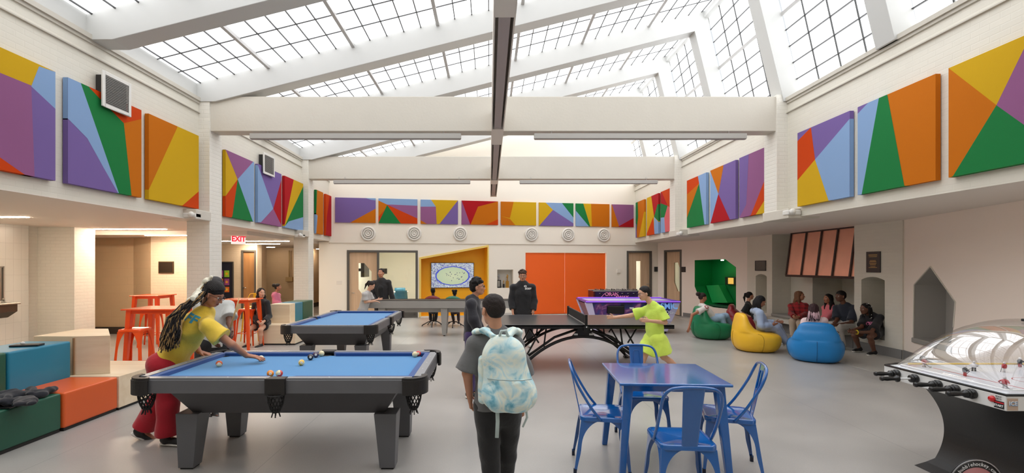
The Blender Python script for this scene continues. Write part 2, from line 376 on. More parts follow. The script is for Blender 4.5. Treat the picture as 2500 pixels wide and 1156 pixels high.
# window unit with open view into the room behind
def frame(mb, pl, u0, u1, z0, z1, t, n0, n1, bottom=True):
    pbox(mb, pl, u0, u0+t, z0, z1, n0, n1); pbox(mb, pl, u1-t, u1, z0, z1, n0, n1); pbox(mb, pl, u0+t, u1-t, z1-t, z1, n0, n1)
    if bottom: pbox(mb, pl, u0+t, u1-t, z0, z0+t, n0, n1)
u0, u1, um = U(847), U(1020), U(923)
mb = MB(); frame(mb, BACK, u0, u1, 0, 2.17, .07, -.13, .02, False); pbox(mb, BACK, um-.035, um+.035, 0, 2.10, -.13, .02); pbox(mb, BACK, um+.035, u1-.07, 0, .07, -.13, .02)
pbox(mb, BACK, um+.035, u1-.07, .07, .2, -.09, -.03)
fr = struct('door_1', mb, DF)
lite = [BACK.hit(x, y) for x, y in ((875,643),(889,643),(907,664),(907,712),(890,727),(875,707))]
wall_holes('door_leaf', BACK.shifted(-.04), rect(u0+.07, um-.035, .01, 2.10), [lite], MW, .045, fr, False)
mb = MB(); mb.poly([BACK.pt(u, z, -.06) for u, z in lite]); mb.build('door_pane', GL, fr, fix=False)
mb = MB(); P = [BACK.pt(*BACK.hit(859, 716), -.03), BACK.pt(*BACK.hit(859,716), .02), BACK.pt(*BACK.hit(866,716), .02)]; mb.tube(P, .01); mb.build('door_handle', mat('brushed steel', (170,168,165), .3, 1), fr)
mb = MB(); mb.poly([BACK.pt(um+.035,.2,-.06), BACK.pt(u1-.07,.2,-.06), BACK.pt(u1-.07,2.1,-.06), BACK.pt(um+.035,2.1,-.06)]); mb.build('window_pane', GL, fr, fix=False)
# yellow alcove
YL = mat('yellow paint', (246,182,22), .5); YT = mat('pale yellow trim', (246,212,110), .5)
recess('wall_yellow_alcove', BACK, yn, .55, YL, start=0)
mb = MB(); yo = [(u+du, z+dz_) for (u, z), (du, dz_) in zip(yn, ((-.06,-.03),(.04,-.03),(.04,.07),(-.06,.05)))]
for i in range(4):
    a, b, c, d = yn[i], yn[(i+1)%4], yo[(i+1)%4], yo[i]
    if i == 0: continue
    mb.prism([BACK.pt(*a,.0), BACK.pt(*b,.0), BACK.pt(*c,.0), BACK.pt(*d,.0)], tuple(BACK.N*.02))
struct('trim_9', mb, YT)
recess('wall_trophy_alcove', BACK, tn, .3, mat('alcove paint', (226,222,212), .6), start=0.14)
# orange folding wall
OR = mat('orange panel', (255,106,28), .5)
mb = MB(); uc = U(1380); pbox(mb, BACK, U(1283)+.012, uc-.006, .03, 2.12, -.07, -.04); pbox(mb, BACK, uc+.006, U(1462 if 0 else 1479), .03, 2.12, -.07, -.04)
fo = struct('door_2', mb, OR, bevel=.003)
# right back doors
def door(name, pl, u0, u1, z1, lite, knob=None):
    mb = MB(); frame(mb, pl, u0, u1, 0, z1, .065, -.13, .02, False); f = struct(name, mb, DF)
    wall_holes('door_leaf', pl.shifted(-.05), rect(u0+.065, u1-.065, .01, z1-.065), [lite], MW, .045, f, False)
    m = MB(); m.poly([pl.pt(u, z, -.07) for u, z in lite]); m.build('door_pane', GL, f, fix=False)
    if knob:
        k = pl.pt(*pl.hit(*knob), -.05); n = Vector(pl.N); MB().tube([k, Vector(k)+n*.05, Vector(k)+n*.05+Vector(pl.U)*.09*(1 if u1 > u0 else -1)], .009).build('door_handle', MATS['brushed steel'], f)
    return f
door('door_3', BACK, U(1530), U(1591), 2.20, [BACK.hit(x,y) for x, y in ((1555,638),(1566,638),(1566,722),(1555,722))], (1580,694))
def PU(px): return PINK.hit(px, 700)[0]
gn = [PINK.hit(x, y) for x, y in ((1696,636),(1770,633),(1797,653),(1797,757),(1742,751),(1712,741),(1696,700))]
d4 = rect(PU(1664), PU(1622), 0, PINK.hit(1640,611)[1])
PL_len = math.hypot(1.37, 3.35)
wall_holes('wall_right_back', PINK, rect(0, PL_len+.02, -.08, 2.49), [d4, gn], PK, .14)
door('door_4', PINK, PU(1664), PU(1622), d4[2][1], [PINK.hit(x,y) for x, y in ((1643,642),(1652,641),(1660,665),(1660,713),(1651,712),(1643,690))])
GN = mat('green paint', (0,150,74), .45); GS = mat('green seat', (30,84,60), .5); GL2 = mat('light green paint', (40,190,100), .45)
recess('wall_green_alcove', PINK, gn, .75, GN, start=0)
mb = MB(); a = PINK.hit(1712,741); b = PINK.hit(1797,757); mb.prism([PINK.pt(PU(1797)+.01, b[1]+.01, -.02), PINK.pt(PU(1740), b[1]+.03, -.02), PINK.pt(PU(1718), a[1]-.03,-.02), PINK.pt(PU(1797)+.01, a[1]-.04,-.02)], tuple(-PINK.N*.7))
o = mb.build('seat_cushion', GS, bevel=.02); tag(o, 'dark green cushion lying in the green wall alcove', 'cushion')
mb = MB(); q = [PINK.hit(x, y) for x, y in ((1698,698),(1728,697),(1750,741),(1713,741))]
mb.prism([PINK.pt(u, z, -.45) for u, z in q], tuple(-PINK.N*.28)); mb.build('wall_green_wedge', GL2)['kind'] = 'structure'
mb = MB(); P7 = PINK.shifted(-.60); q7 = lambda x, y: P7.hit(x, y); pbox(mb, PINK, q7(1797,680)[0], q7(1770,680)[0], q7(1783,696)[1], q7(1783,677)[1], -.74, -.60); wn = struct('window_90', mb, mat('dark green frame', (10,52,30), .5), bevel=.005)
mb = MB(); pbox(mb, PINK, q7(1791,680)[0], q7(1778,680)[0], q7(1783,694)[1], q7(1783,679)[1], -.62, -.59); mb.build('lit_pane', mat('warm lit pane', (238,190,90), .4, emit=.5), wn)
mb = MB(); pbox(mb, PINK, .01, PU(1668), 0, .12, 0, .012); struct('baseboard_right_back', mb, GR)
lp = PINK.pt(*[(PINK.hit(1740,640)[0]), gn[0][1]-.035], -.4); o = MB().lathe([(0,0.02),(.045,0.02),(.045,.03),(0,.03)], n=20).build('recessed_lamp', mat('alcove lamp', (255,244,224), .5, emit=26)); o.location = lp; tag(o, 'small round lamp in the top of the green alcove', 'lamp')
# piers on the right with arched niches
def arch(pl, a, b, zt, zb, rise=.06):
    u0, u1 = a, b; n = 8; top = [(u0+(u1-u0)*i/n, zt-rise*(2*i/n-1)**2) for i in range(n+1)]
    return [(u0, zb), (u1, zb)]+top[::-1]
pu = lambda px: PIER.hit(px, 700)[0]
n1 = arch(PIER, pu(1872), pu(1845), 1.45, .42); n2 = arch(PIER, pu(2160), pu(2103), 1.46, .28)
wall_holes('wall_right_pier', PIER, rect(pu(1885), 13.82, 0, 2.49), [n1], WBf, .12)
recess('wall_right_niche', PIER, n1, .5, WBf, start=0.12)
wall_holes('wall_right_pier', PIER, rect(8.62, 9.76, 0, 2.49), [n2], WBf, .12)
recess('wall_right_niche', PIER, n2, .62, WBf, start=0.12)
mb = MB(); mb.box(7.39, 7.97, 9.02, 9.56, .282, .37); tag(mb.build('seat_cushion', mat('grey cushion', (150,146,140), .7), bevel=.02), 'grey cushion in the arched niche under the dark plaque', 'cushion')
struct('baseboard_right', MB().box(7.35, 7.369, 8.62, 9.76, 0, .17).box(7.35, 7.369, 12.6, 13.8, 0, .17), GR)
yR = pu(1885)
struct('wall_right_recess', MB().box(7.40, 7.9, yR+.002, yR+.15, 0, 2.49).prism([(7.86,yR+.05,0),(7.86,11.75,0),(8.58,11.75,0),(8.58,9.79,0),(7.45,9.79,0),(7.45,9.63,0),(8.75,9.63,0),(8.75,yR+.05,0)], (0,0,2.49)), WBf)
mb = MB().box(7.16, 8.6, 9.79, yR-.02, .27, .37); bs = struct('trim_10', mb, Wp, bevel=.008); struct('trim_11', MB().box(7.36, 8.6, 9.79, yR-.02, 0, .27), GR)
mb = MB().box(7.30, 7.84, 11.3, yR-.05, .372, .45); tag(mb.build('seat_cushion', MATS['grey cushion'], bevel=.025), 'long grey cushion at the far end of the white bench', 'cushion')
# hexagonal niche wall
hx = [HEXW.hit(x, y) for x, y in ((2232,696),(2272,651),(2333,738),(2328,800),(2322,838),(2230,836))]
wall_holes('wall_right_front', HEXW, rect(0, 9.5, 0, 2.49), [hx], PK, .05)
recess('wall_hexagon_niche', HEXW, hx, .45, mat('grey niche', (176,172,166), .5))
mb = MB()
for i in range(3):
    a, b = hx[i], hx[i+1]; mb.tube([HEXW.pt(*a,.0), HEXW.pt(*b,.0)], .012, 4)
mb.tube([HEXW.pt(*hx[5],.0), HEXW.pt(*hx[0],.0)], .012, 4); struct('trim_12', mb, Wp)
mb = MB(); a = HEXW.hit(2230,826); pbox(mb, HEXW, HEXW.hit(2229,830)[0], HEXW.hit(2326,830)[0], a[1]-.075, a[1]+.01, -.43, .03); tag(mb.build('seat_cushion', MATS['grey cushion'], bevel=.015), 'grey sill cushion in the pointed wall niche', 'cushion')
mb = MB(); pbox(mb, HEXW, .01, 9, 0, .17, 0, .015); struct('baseboard_right_front', mb, GR)
struct('wall_right_outer', MB().box(8.9, 9.2, -3, 17.4, 0, 2.6), Wp)
# ---- left side walls
struct('wall_left_tiled', MB().box(-9.3, -8.95, -3, 9.4, 0, 2.45), TL)
struct('wall_left_pier', MB().box(-9.6, -9.05, 9.4, 9.7, 0, 2.45).box(-9.5, -8.31, 9.69, 10.2, 0, 2.45), WB)
struct('wall_left_recess', MB().box(-10.9, -8.7, 11.9, 12.1, 0, 2.36).box(-10.9,-10.7,10,11.9,0,2.36).prism([(-8.75,11.9,0),(-8.01,11.45,0),(-8.01,12.1,0),(-8.75,12.1,0)], (0,0,2.36)), TB)
struct('baseboard_left', MB().box(-10.7, -8.75, 11.87, 11.9, 0, .17).prism([(-8.76,11.87,0),(-8.03,11.43,0),(-8.03,11.46,0),(-8.76,11.9,0)], (0,0,.17)), BR)
struct('wall_left_pier', MB().box(-8.01, -6.95, 11.45, 12.1, 0, 2.36), brick_mat('cream painted brick', (226,208,182), strength=.25, mortar=.96))
CB = MATS['cream painted brick']
# wall with bulletin board and wooden door
DW = Plane((-9.6, 15.3), (1, 0)); du = lambda px: DW.hit(px, 700)[0]
xe = DW.pt(du(628), 0)[0]
wall_holes('wall_left_back', DW, rect(0, du(628), -.08, 2.36), [rect(du(589.5), du(625), 0, 2.17)], CB, .3)
mb = MB(); frame(mb, DW, du(589.5), du(625), 0, 2.17, .05, -.1, .02, False); f5 = struct('door_5', mb, DF)
mb = MB(); pbox(mb, DW, du(589.5)+.05, du(625)-.05, 0.01, 2.12, -.08, -.03); mb.build('door_leaf', wood_mat('brown oak veneer', (168,120,76), (186,138,92), .4, 'Z', .8), f5)
k = DW.pt(du(594), .98, -.03); MB().tube([k, (k[0],k[1]-.05,k[2]), (k[0]+.1,k[1]-.05,k[2])], .012).build('door_handle', MATS['brushed steel'], f5)
struct('wall_left_far', MB().prism([(xe,15.31,0),(-7.64,16.6,0),(-7.9,16.6,0),(xe-.3,15.61,0)], (0,0,2.36)).box(-11, -7.1, 18.5, 18.7, 0, 2.36).box(-7.2, -7.1, 18.7, 21.4, 0, 2.36).box(-9, -3.5, 21.4, 21.6, 0, 2.4).box(-4.99,-4.9,15.3,21.4,0,2.36), TB)
struct('baseboard_left_far', MB().box(-7.1, -5.01, 21.37, 21.4, 0, .17).box(-11, -7.1, 18.47, 18.5, 0, .17).box(-7.1,-7.08,18.5,21.37,0,.17), BR)
f6 = struct('door_6', MB().box(-7.5, -7.40, 21.33,21.41,0,2.1).box(-6.6,-6.52,21.33,21.41,0,2.1).box(-7.5,-6.52,21.33,21.41,2.1,2.18), mat('dark brown frame', (58,44,34), .5))
MB().box(-7.40, -6.6, 21.36, 21.398, 0, 2.1).build('door_leaf', mat('dark opening shade', (40,32,28), .6), f6)  # dark sheet stands in for the shaded opening, not a leaf
struct('wall_left_outer', MB().box(-14, -13.8, -3, 24, 0, 2.6).box(-14, -5, 23.8, 24, 0, 2.6), TB)
# room behind the window wall
RM = mat('room paint', (238,238,224), .6)
struct('wall_room_behind', MB().box(-4.9, 8.9, 20.4, 20.6, 0, 2.7).box(8.7, 8.9, 17, 20.6, 0, 2.7).box(-4.91, -4.72, 15.5, 20.6, 0, 2.7), RM)
struct('ceiling', MB().prism([(-5,15.28,2.66),(6.1,17.37,2.66),(9,17.4,2.66),(9,20.6,2.66),(-5,20.6,2.66)], (0,0,.06)), RM)
# ---------------------------------------------------------------- painted panels
PC = {'y': (206,164,26), 'o': (196,108,14), 'r': (200,66,10), 'R': (172,24,32), 'g': (30,120,62), 'b': (134,164,204), 'p': (120,98,158), 'm': (146,92,136), 'k': (216,104,108)}
PM = {k: mat('canvas '+k, c, .75, bump=.08, bscale=200, spec=.15) for k, c in PC.items()}
PK_ = list(PC); PML = [PM[k] for k in PK_]
def panel(pl, r, base, polys, label, group='painted canvas panels high on the walls', t=.07):
    u0, u1, z0, z1 = r; mb = MB(); pbox(mb, pl, u0, u1, z0, z1, .012, t, PK_.index(base)); fp = pl.shifted(t)
    um, zm = (u0+u1)/2, (z0+z1)/2
    for pi_, (c, pts) in enumerate(polys):
        P = []; de = .00025*pi_
        for px, py in pts:
            u, z = fp.hit(px, py); P.append((min(max(u, u0), u1), min(max(z, z0), z1)))
        Q = []
        for p in P:
            if not Q or math.hypot(p[0]-Q[-1][0], p[1]-Q[-1][1]) > 1e-4: Q.append(p)
        if len(Q) < 3: continue
        mb.poly([fp.pt(u, z, .0012+de) for u, z in Q], PK_.index(c))
        for i in range(len(Q)):                        # the paint wraps round the canvas edge
            a, b = Q[i], Q[(i+1) % len(Q)]
            for ax, lim in ((0,u0),(0,u1),(1,z0),(1,z1)):
                if abs(a[ax]-lim) < 1e-4 and abs(b[ax]-lim) < 1e-4:
                    e = (.0008+de)*(1 if lim in (u1, z1) else -1); A = list(a); B = list(b); A[ax] += e; B[ax] += e
                    mb.quad(pl.pt(*A, .012), pl.pt(*B, .012), pl.pt(*B, t), pl.pt(*A, t), PK_.index(c))
    o = mb.build('wall_panel', PML, fix=False); tag(o, label, 'wall panel', group); return recenter(o)
zl = (2.64, 3.88); zL = (2.60, 3.85)
def yl(px, X=-4.93): return X*F/(px-VX)
panel(LEFT, (yl(-110, -4.99), yl(135), *zl), 'y', [('y',[(-400,-60),(0,120),(95,162),(76,209),(0,178),(-400,10)]),('b',[(95,162),(140,178),(140,268),(76,211)]),('m',[(-400,10),(0,178),(76,209),(84,470),(60,430),(0,385),(-400,170)]),('p',[(76,211),(140,268),(140,470),(84,470)]),('r',[(-400,170),(0,385),(60,430),(84,470),(-400,470)])], 'purple and yellow painted canvas panel cut by the left edge of the photo')
panel(LEFT, (yl(153, -4.99), yl(345), *zl), 'p', [('b',[(150,170),(197,200),(290,480),(287,480),(213,338),(160,288),(150,284)]),('p',[(150,284),(165,292),(213,340),(288,480),(288,520),(150,520)]),('g',[(197,190),(218,190),(218,214),(250,248),(302,301),(321,500),(290,500)]),('r',[(218,190),(350,240),(350,293),(302,301),(250,248),(218,214)]),('o',[(302,301),(350,293),(350,520),(321,500)])], 'painted canvas panel with purple, light blue and green behind the large wall vent')
panel(LEFT, (yl(353, -4.99), yl(485), *zl), 'o', [('o',[(350,250),(433,290),(432,313),(361,463),(350,486)]),('y',[(433,290),(490,310),(490,469),(445,530),(350,530),(350,486),(361,463),(432,313)]),('r',[(490,469),(490,530),(445,530),(445,505)])], 'mostly yellow canvas panel with orange wedge left of the near white column')
panel(LEFT, (yl(543, -4.99), yl(620), *zL), 'm', [('y',[(540,350),(543,363),(580,438),(540,476)]),('m',[(543,340),(621,380),(618,395),(580,438)]),('b',[(618,395),(625,380),(625,560),(617,543),(580,438)]),('r',[(540,476),(580,438),(567,540),(540,540)]),('g',[(580,438),(617,543),(618,560),(565,560),(567,528)])], 'canvas panel meeting yellow, mauve, blue, green and orange triangles right of near column')
panel(LEFT, (yl(622.5, -4.99), yl(687), *zL), 'b', [('b',[(620,380),(622,400),(667,510),(637,543),(620,560)]),('p',[(622,380),(690,410),(690,440),(667,510),(622,400)]),('R',[(690,440),(690,560),(687,551),(667,510)]),('m',[(667,510),(687,551),(687,570),(630,560),(637,543)])], 'purple and light blue canvas panel behind the small wall vent')
panel(LEFT, (yl(689, -4.99), yl(740), *zL), 'R', [('R',[(685,410),(717,430),(717,441),(690,548),(685,550)]),('y',[(717,425),(745,440),(745,458),(692,552),(690,548)]),('g',[(745,458),(745,535),(705,542),(692,552)]),('b',[(745,532),(745,580),(690,570),(692,552),(705,541)])], 'red, yellow and green canvas panel left of the far white column')
panel(LEFT, (yl(767, -4.99), yl(789), *zL), 'o', [('g',[(760,450),(774,460),(768,520),(760,540)]),('b',[(760,520),(775,527),(771,580),(760,580)]),('o',[(774,455),(800,470),(800,590),(771,580),(775,527),(768,520)])], 'narrow orange and green canvas panel right of the far white column')
panel(LEFT, (yl(790.5, -4.99), yl(814), *zL), 'r', [('r',[(785,465),(805,478),(798,530),(790,590),(785,590)]),('R',[(805,470),(809,480),(817,590),(788,590),(798,530)]),('m',[(809,470),(820,480),(820,560),(812,540)])], 'red canvas panel in the far left corner')
def bp_(px): return BACK.shifted(.07).hit(px, 600)[0]
zb_ = (3.035, 3.815)
BP = [(818,917,'p',[('b',[(893,478),(920,478),(920,490),(905,488)]),('o',[(855,550),(920,510),(920,552)])],'purple panel with orange corner, leftmost on the back wall'),
(924,1019,'b',[('r',[(920,488),(945,500),(1022,532),(1022,552),(920,552)]),('o',[(920,490),(945,500),(940,512),(920,530)]),('m',[(945,500),(960,499),(1022,503),(1022,534)]),('g',[(945,501),(978,552),(924,552)]),('b',[(920,478),(1022,478),(1022,503),(955,500),(945,500),(920,490)])],'light blue panel with a green triangle on the back wall'),
(1027,1118,'y',[('b',[(1020,480),(1052,480),(1064,505),(1020,505)]),('m',[(1020,505),(1064,505),(1066,552),(1020,552)]),('p',[(1122,480),(1122,555),(1073,552)]),('o',[(1020,538),(1042,552),(1020,552)])],'yellow panel with mauve left and purple right corner on the back wall'),
(1127,1216,'o',[('R',[(1120,482),(1220,482),(1216,491),(1167,505),(1149,555),(1147,552)]),('m',[(1120,482),(1148,555),(1120,555)]),('r',[(1186,555),(1220,536),(1220,555)])],'orange panel with a red wedge above the television'),
(1223,1309,'y',[('o',[(1218,484),(1254,484),(1245,533),(1218,528)]),('o',[(1218,528),(1245,535),(1258,556),(1218,556)]),('m',[(1218,545),(1225,556),(1218,556)])],'yellow panel with orange left side on the back wall'),
(1316,1400,'b',[('y',[(1312,486),(1332,490),(1350,513),(1317,556),(1312,556)]),('p',[(1350,513),(1405,546),(1405,560),(1317,556)]),('g',[(1372,486),(1405,486),(1405,532)])],'yellow, purple and light blue panel above the orange doors'),
(1406,1488,'g',[('b',[(1400,510),(1406,515),(1438,558),(1400,558)]),('y',[(1424,488),(1444,488),(1446,560),(1441,560)]),('o',[(1443,488),(1495,488),(1495,560),(1445,560)])],'green, yellow and orange panel right above the orange doors edge'),
(1494,1547,'m',[('o',[(1490,500),(1512,560),(1490,560)]),('R',[(1550,533),(1550,560),(1508,560)])],'mauve panel with red corner, rightmost on the back wall')]
for a, b, c, ps, lab in BP: panel(BACK, (bp_(a), bp_(b), *zb_), c, ps, lab)
def yr(px, X=5.07): return X*F/(px-VX)
zr_ = (2.646, 3.855)
RP = [((1577,1552),'o',[('g',[(1548,490),(1557,490),(1558,530),(1553,590),(1548,590)]),('p',[(1548,545),(1554,550),(1555,600),(1548,600)]),('y',[(1580,515),(1580,590),(1560,600)])],'orange and green canvas panel in the far right corner'),
((1612,1579),'y',[('R',[(1590,470),(1615,460),(1615,500),(1605,503),(1597,530)]),('g',[(1605,500),(1615,496),(1615,538),(1597,530)]),('b',[(1597,530),(1615,540),(1615,590),(1597,590)]),('r',[(1577,572),(1595,530),(1598,590),(1577,600)])],'yellow and red canvas panel second from the far right corner'),
((1648,1613),'r',[('R',[(1610,460),(1616,470),(1630,503),(1610,498)]),('g',[(1610,498),(1630,503),(1622,532),(1610,535)]),('k',[(1630,503),(1650,511),(1650,590),(1624,590),(1622,532)]),('b',[(1610,533),(1622,531),(1624,590),(1610,590)])],'orange and pink canvas panel left of the far right column'),
((1730.5,1677),'g',[('r',[(1670,420),(1704,420),(1707,448),(1670,478)]),('o',[(1670,478),(1707,448),(1670,535)]),('b',[(1704,415),(1735,410),(1735,570),(1720,570),(1707,448)])],'green and light blue canvas panel right of the far right column'),
((1803,1734),'p',[('b',[(1730,400),(1733,418),(1754,474),(1735,545),(1730,545)]),('o',[(1733,380),(1766,390),(1766,408),(1754,474),(1733,418)]),('R',[(1754,474),(1782,545),(1783,560),(1730,560),(1735,545)])],'purple canvas panel with a red triangle on the right wall'),
((1887,1805),'m',[('p',[(1800,370),(1828,370),(1822,500),(1800,540)]),('m',[(1822,500),(1833,526),(1820,545),(1800,545),(1800,540)]),('r',[(1892,405),(1892,468),(1845,530),(1840,545),(1828,540),(1833,526)]),('y',[(1892,466),(1892,545),(1835,545),(1845,527)])],'mauve canvas panel with orange and yellow corner left of the near right column'),
((2085,1947),'p',[('r',[(1940,350),(1947,345),(1980,300),(1990,390),(1940,443)]),('b',[(2100,280),(2100,500),(2024,510),(2023,490),(1990,390)]),('y',[(1990,390),(2023,490),(2025,520),(1940,520),(1940,443)])],'light blue, yellow and orange canvas panel right of the near right column'),
((2297,2094),'o',[('p',[(2090,240),(2120,240),(2115,256),(2090,280)]),('b',[(2090,280),(2115,256),(2120,240),(2146,230),(2104,475),(2100,490),(2090,490)]),('g',[(2146,225),(2166,220),(2167,233),(2208,453),(2210,480),(2100,490),(2104,475)])],'half green, half orange canvas panel on the right wall'),
((2505 if 0 else 2640,2316),'y',[('o',[(2310,150),(2316,165),(2433,257),(2327,430),(2322,445),(2310,445)]),('m',[(2520,60),(2800,0),(2800,520),(2510,312),(2433,257)]),('g',[(2433,257),(2510,312),(2800,520),(2322,450),(2327,430)])],'large yellow, orange and green canvas panel cut by the right edge of the photo')]
for (a, b), c, ps, lab in RP: panel(RIGHT, (yr(a, 5.13), yr(b), *zr_), c, ps, lab)
# ---- wall vents in front of the left panels
VW = mat('vent white frame', (228,226,220), .45); VG = mat('vent grey louvre', (128,126,122), .5, .3); VD = mat('vent dark inside', (52,50,48), .8)
for (x0, x1, ya, yb, lab) in ((251,321,170,287,'large grey louvred vent grille with white frame on the left wall'), (644,671,371,434,'small louvred vent grille with white frame right of the near column')):
    pl = LEFT.shifted(.13); u0 = pl.hit(x0, 200)[0]; u1 = pl.hit(x1, 200)[0]; z1 = pl.hit(x0, ya)[1]; z0 = pl.hit(x1, yb)[1]
    t = thing('wall_vent', lab, 'vent', pl.pt((u0+u1)/2, z0, 0)); B = Vector(t.location); T = Matrix.Translation(-B)
    fw = .045; mb = MB(); frame(mb, pl, u0, u1, z0, z1, fw, -.022, 0); mb.xf(T).build('vent_frame', VW, t, bevel=.004)
    mb = MB(); pbox(mb, pl, u0+fw, u1-fw, z0+fw, z1-fw, -.125, -.03); mb.xf(T).build('vent_back', VD, t)
    mb = MB(); n = int((z1-z0-2*fw)/.021)
    for i in range(n):
        z = z0+fw+(i+.5)*(z1-z0-2*fw)/n; P = [pl.pt(u0+fw, z-.009, -.004), pl.pt(u0+fw, z-.005, -.02), pl.pt(u0+fw, z+.005, -.02), pl.pt(u0+fw, z+.004, -.004)]
        mb.prism(P, tuple(pl.U*(u1-u0-2*fw)))
    mb.xf(T).build('vent_louvre', VG, t)
# ---- linear pendants under the beams and the long central fixture
LGm = mat('grey lamp housing', (176,173,168), .4); LDm = mat('lamp lens off', (140,132,128), .5)
def lamp(x0, x1, Y, z0, z1, lab, grp):
    t = thing('linear_pendant', lab, 'light fixture', ((x0+x1)/2, Y, z0), 0, grp); L = (x1-x0)/2; h = z1-z0
    MB().box(-L, L, -.035, .035, .012, h).build('housing', LGm, t, bevel=.004)
    MB().box(-L+.01, L-.01, -.028, .028, 0, .012).build('lens', LDm, t)
    for x in (-L+.3, L-.3): MB().cyl((x,0,h), (x,0,h+.09), .008).build('hanger', LGm, t)
for (a, b, Yb, lab) in ((605,1125,8.28,'grey linear light fixture under the near beam, left of the centre'), (1305,1828,8.28,'grey linear light fixture under the near beam, right of the centre'), (812,1148,12.82,'grey linear light fixture under the far beam, left of the centre'), (1269,1608,12.82,'grey linear light fixture under the far beam, right of the centre')):
    lamp((a-VX)*Yb/F, (b-VX)*Yb/F, Yb+.09, 3.86, 3.96, lab, 'linear light fixtures under the beams')
t = thing('central_light_beam', 'long grey brown central light fixture running the length of the hall', 'light fixture', (.14, 8.3, 3.90))
CBm = mat('warm grey fixture', (232,224,214), .5); CDm = mat('dark slot', (176,164,162), .6)
for (y0, y1, segs) in ((-3, 15.6, ((-2, 3.9), (4.34,7.9), (8.9,12.6), (13.2,15.4))),):
    MB().box(-.10, -.085, y0-8.3, y1-8.3, 0, .4).box(.085, .10, y0-8.3, y1-8.3, 0, .4).box(-.1, .1, y0-8.3, y1-8.3, .39, .42).build('housing', CBm, t)
    mb = MB(); last = y0
    for a, b in segs: mb.box(-.085, .085, last-8.3, a-8.3, .003, .39); last = b
    mb.box(-.085, .085, last-8.3, y1-8.3, .003, .39); mb.build('blank_cover', CBm, t)
    for a, b in segs: MB().box(-.055, .055, a-8.3, b-8.3, .02, .04).build('diffuser', CDm, t)
# ---- linear LED strips in the low ceiling at the left
LE = mat('warm led', (255,234,208), .5, emit=LED)
def strip(x0, x1, Y, z, lab):
    o = MB().box(x0, x1, Y-.04, Y+.04, z-.012, z).build('linear_ceiling_light', LE); tag(o, lab, 'light fixture', 'linear lights in the low ceiling'); return recenter(o)
strip(-9.6+.9, -7.33, 7.67, 2.45, 'lit linear ceiling light nearest the left edge of the photo')
strip(-8.4, -6.2, 5.2, 2.45, 'added linear ceiling light, unseen, brightening the left brick pier')  # unseen strip added to light the pier front
strip(-8.75, -6.82, 10.2, 2.45, 'lit linear ceiling light in front of the tan recess')
strip(-7.7, -6.2, 10.85, 2.36, 'lit linear ceiling light above the framed brown plaque')
strip(-7.4, -5.53, 13.35, 2.36, 'long lit ceiling light passing behind the exit sign, nearer row')
strip(-7.7, -6.5, 15.0, 2.36, 'lit linear ceiling light above the brown door, farther row')
strip(-8.16, -7.86, 17.7, 2.36, 'short lit ceiling light in front of the far tan wall')
strip(-6.95, -6.6, 19.5, 2.36, 'short lit ceiling light seen beyond the far white column')
# fill lamps added to brighten the room behind
for x, y, lb in ((-3.0, 17.4, 'behind the glass window unit'), (1.5, 18.6, 'behind the yellow alcove and orange doors'), (5.4, 19.0, 'behind the back wall maple door')):
    o = MB().box(x-.6, x+.6, y-.3, y+.3, 2.645, 2.658).build('fill_ceiling_light', mat('white led panel', (255,250,240), .5, emit=22)); tag(o, 'flat ceiling panel added to light the room '+lb, 'light fixture', 'added ceiling panels of the back room')
# ---- rosettes
RS = mat('white plaster', (236,232,224), .5)
ros = None
for i, (px, py, r) in enumerate(((899,571,.235),(1011,571,.235),(1123,572,.235),(1297,573,.235),(1386,574,.235),(1473,575,.235))):
    u, z = BACK.hit(px, py); p = BACK.pt(u, z, .03)
    lab = ['round white ring vent above the wooden door, leftmost of six', 'round white ring vent above the glass window', 'round white ring vent left of the yellow alcove corner top', 'round white ring vent above left edge of orange doors', 'round white ring vent above the middle of the orange doors', 'round white ring vent above right edge of orange doors, rightmost'][i]
    if ros is None:
        ros = thing('wall_diffuser', lab, 'vent', p, math.atan2(1.91,10.15), 'round ring vents on the back wall')
        MB().lathe([(0,-.002),(.235,-.002),(.235,-.03),(.22,-.05),(.19,-.055),(.175,-.03),(.17,-.02)], ax='Y', n=40).build('outer_ring', RS, ros)
        MB().lathe([(.155,-.0),(.155,-.05),(.14,-.065),(.12,-.06),(.11,-.02)], ax='Y', n=40).build('middle_ring', RS, ros)
        MB().lathe([(.095,-.0),(.095,-.055),(.08,-.07),(.065,-.06),(.06,-.03),(.035,-.03),(.03,-.06),(0,-.066)], ax='Y', n=32).build('inner_disc', RS, ros)
    else: dup(ros, p, math.atan2(1.91,10.15), lab)
# flood lamps on the corbels
for (px, py, Y, lab) in ((462,528,7.95,'small white wall lamp on the ledge by the near left column'), (737,577,12.5,'small white wall lamp on the ledge by the far left column'), (1932,521,8.0,'small white wall lamp on the ledge by the near right column'), (1662,572,12.6,'small white wall lamp on the ledge by the far right column')):
    X = -4.90 if px < 1194 else 5.02; s = 1 if X < 0 else -1; z = H-(py-VY)*Y/F
    t = thing('wall_lamp', lab, 'lamp', (X, Y, z), 0, 'small wall lamps by the columns')
    MB().box(-.11, .11, -.06, .10, -.03, .05).build('lamp_body', VW, t, bevel=.015); MB().lathe([(0,.0),(.045,.0),(.05,-.03),(.03,-.06),(0,-.065)], (s*.05,-.06,.02), 'Y', 16).build('lamp_head', VW, t)
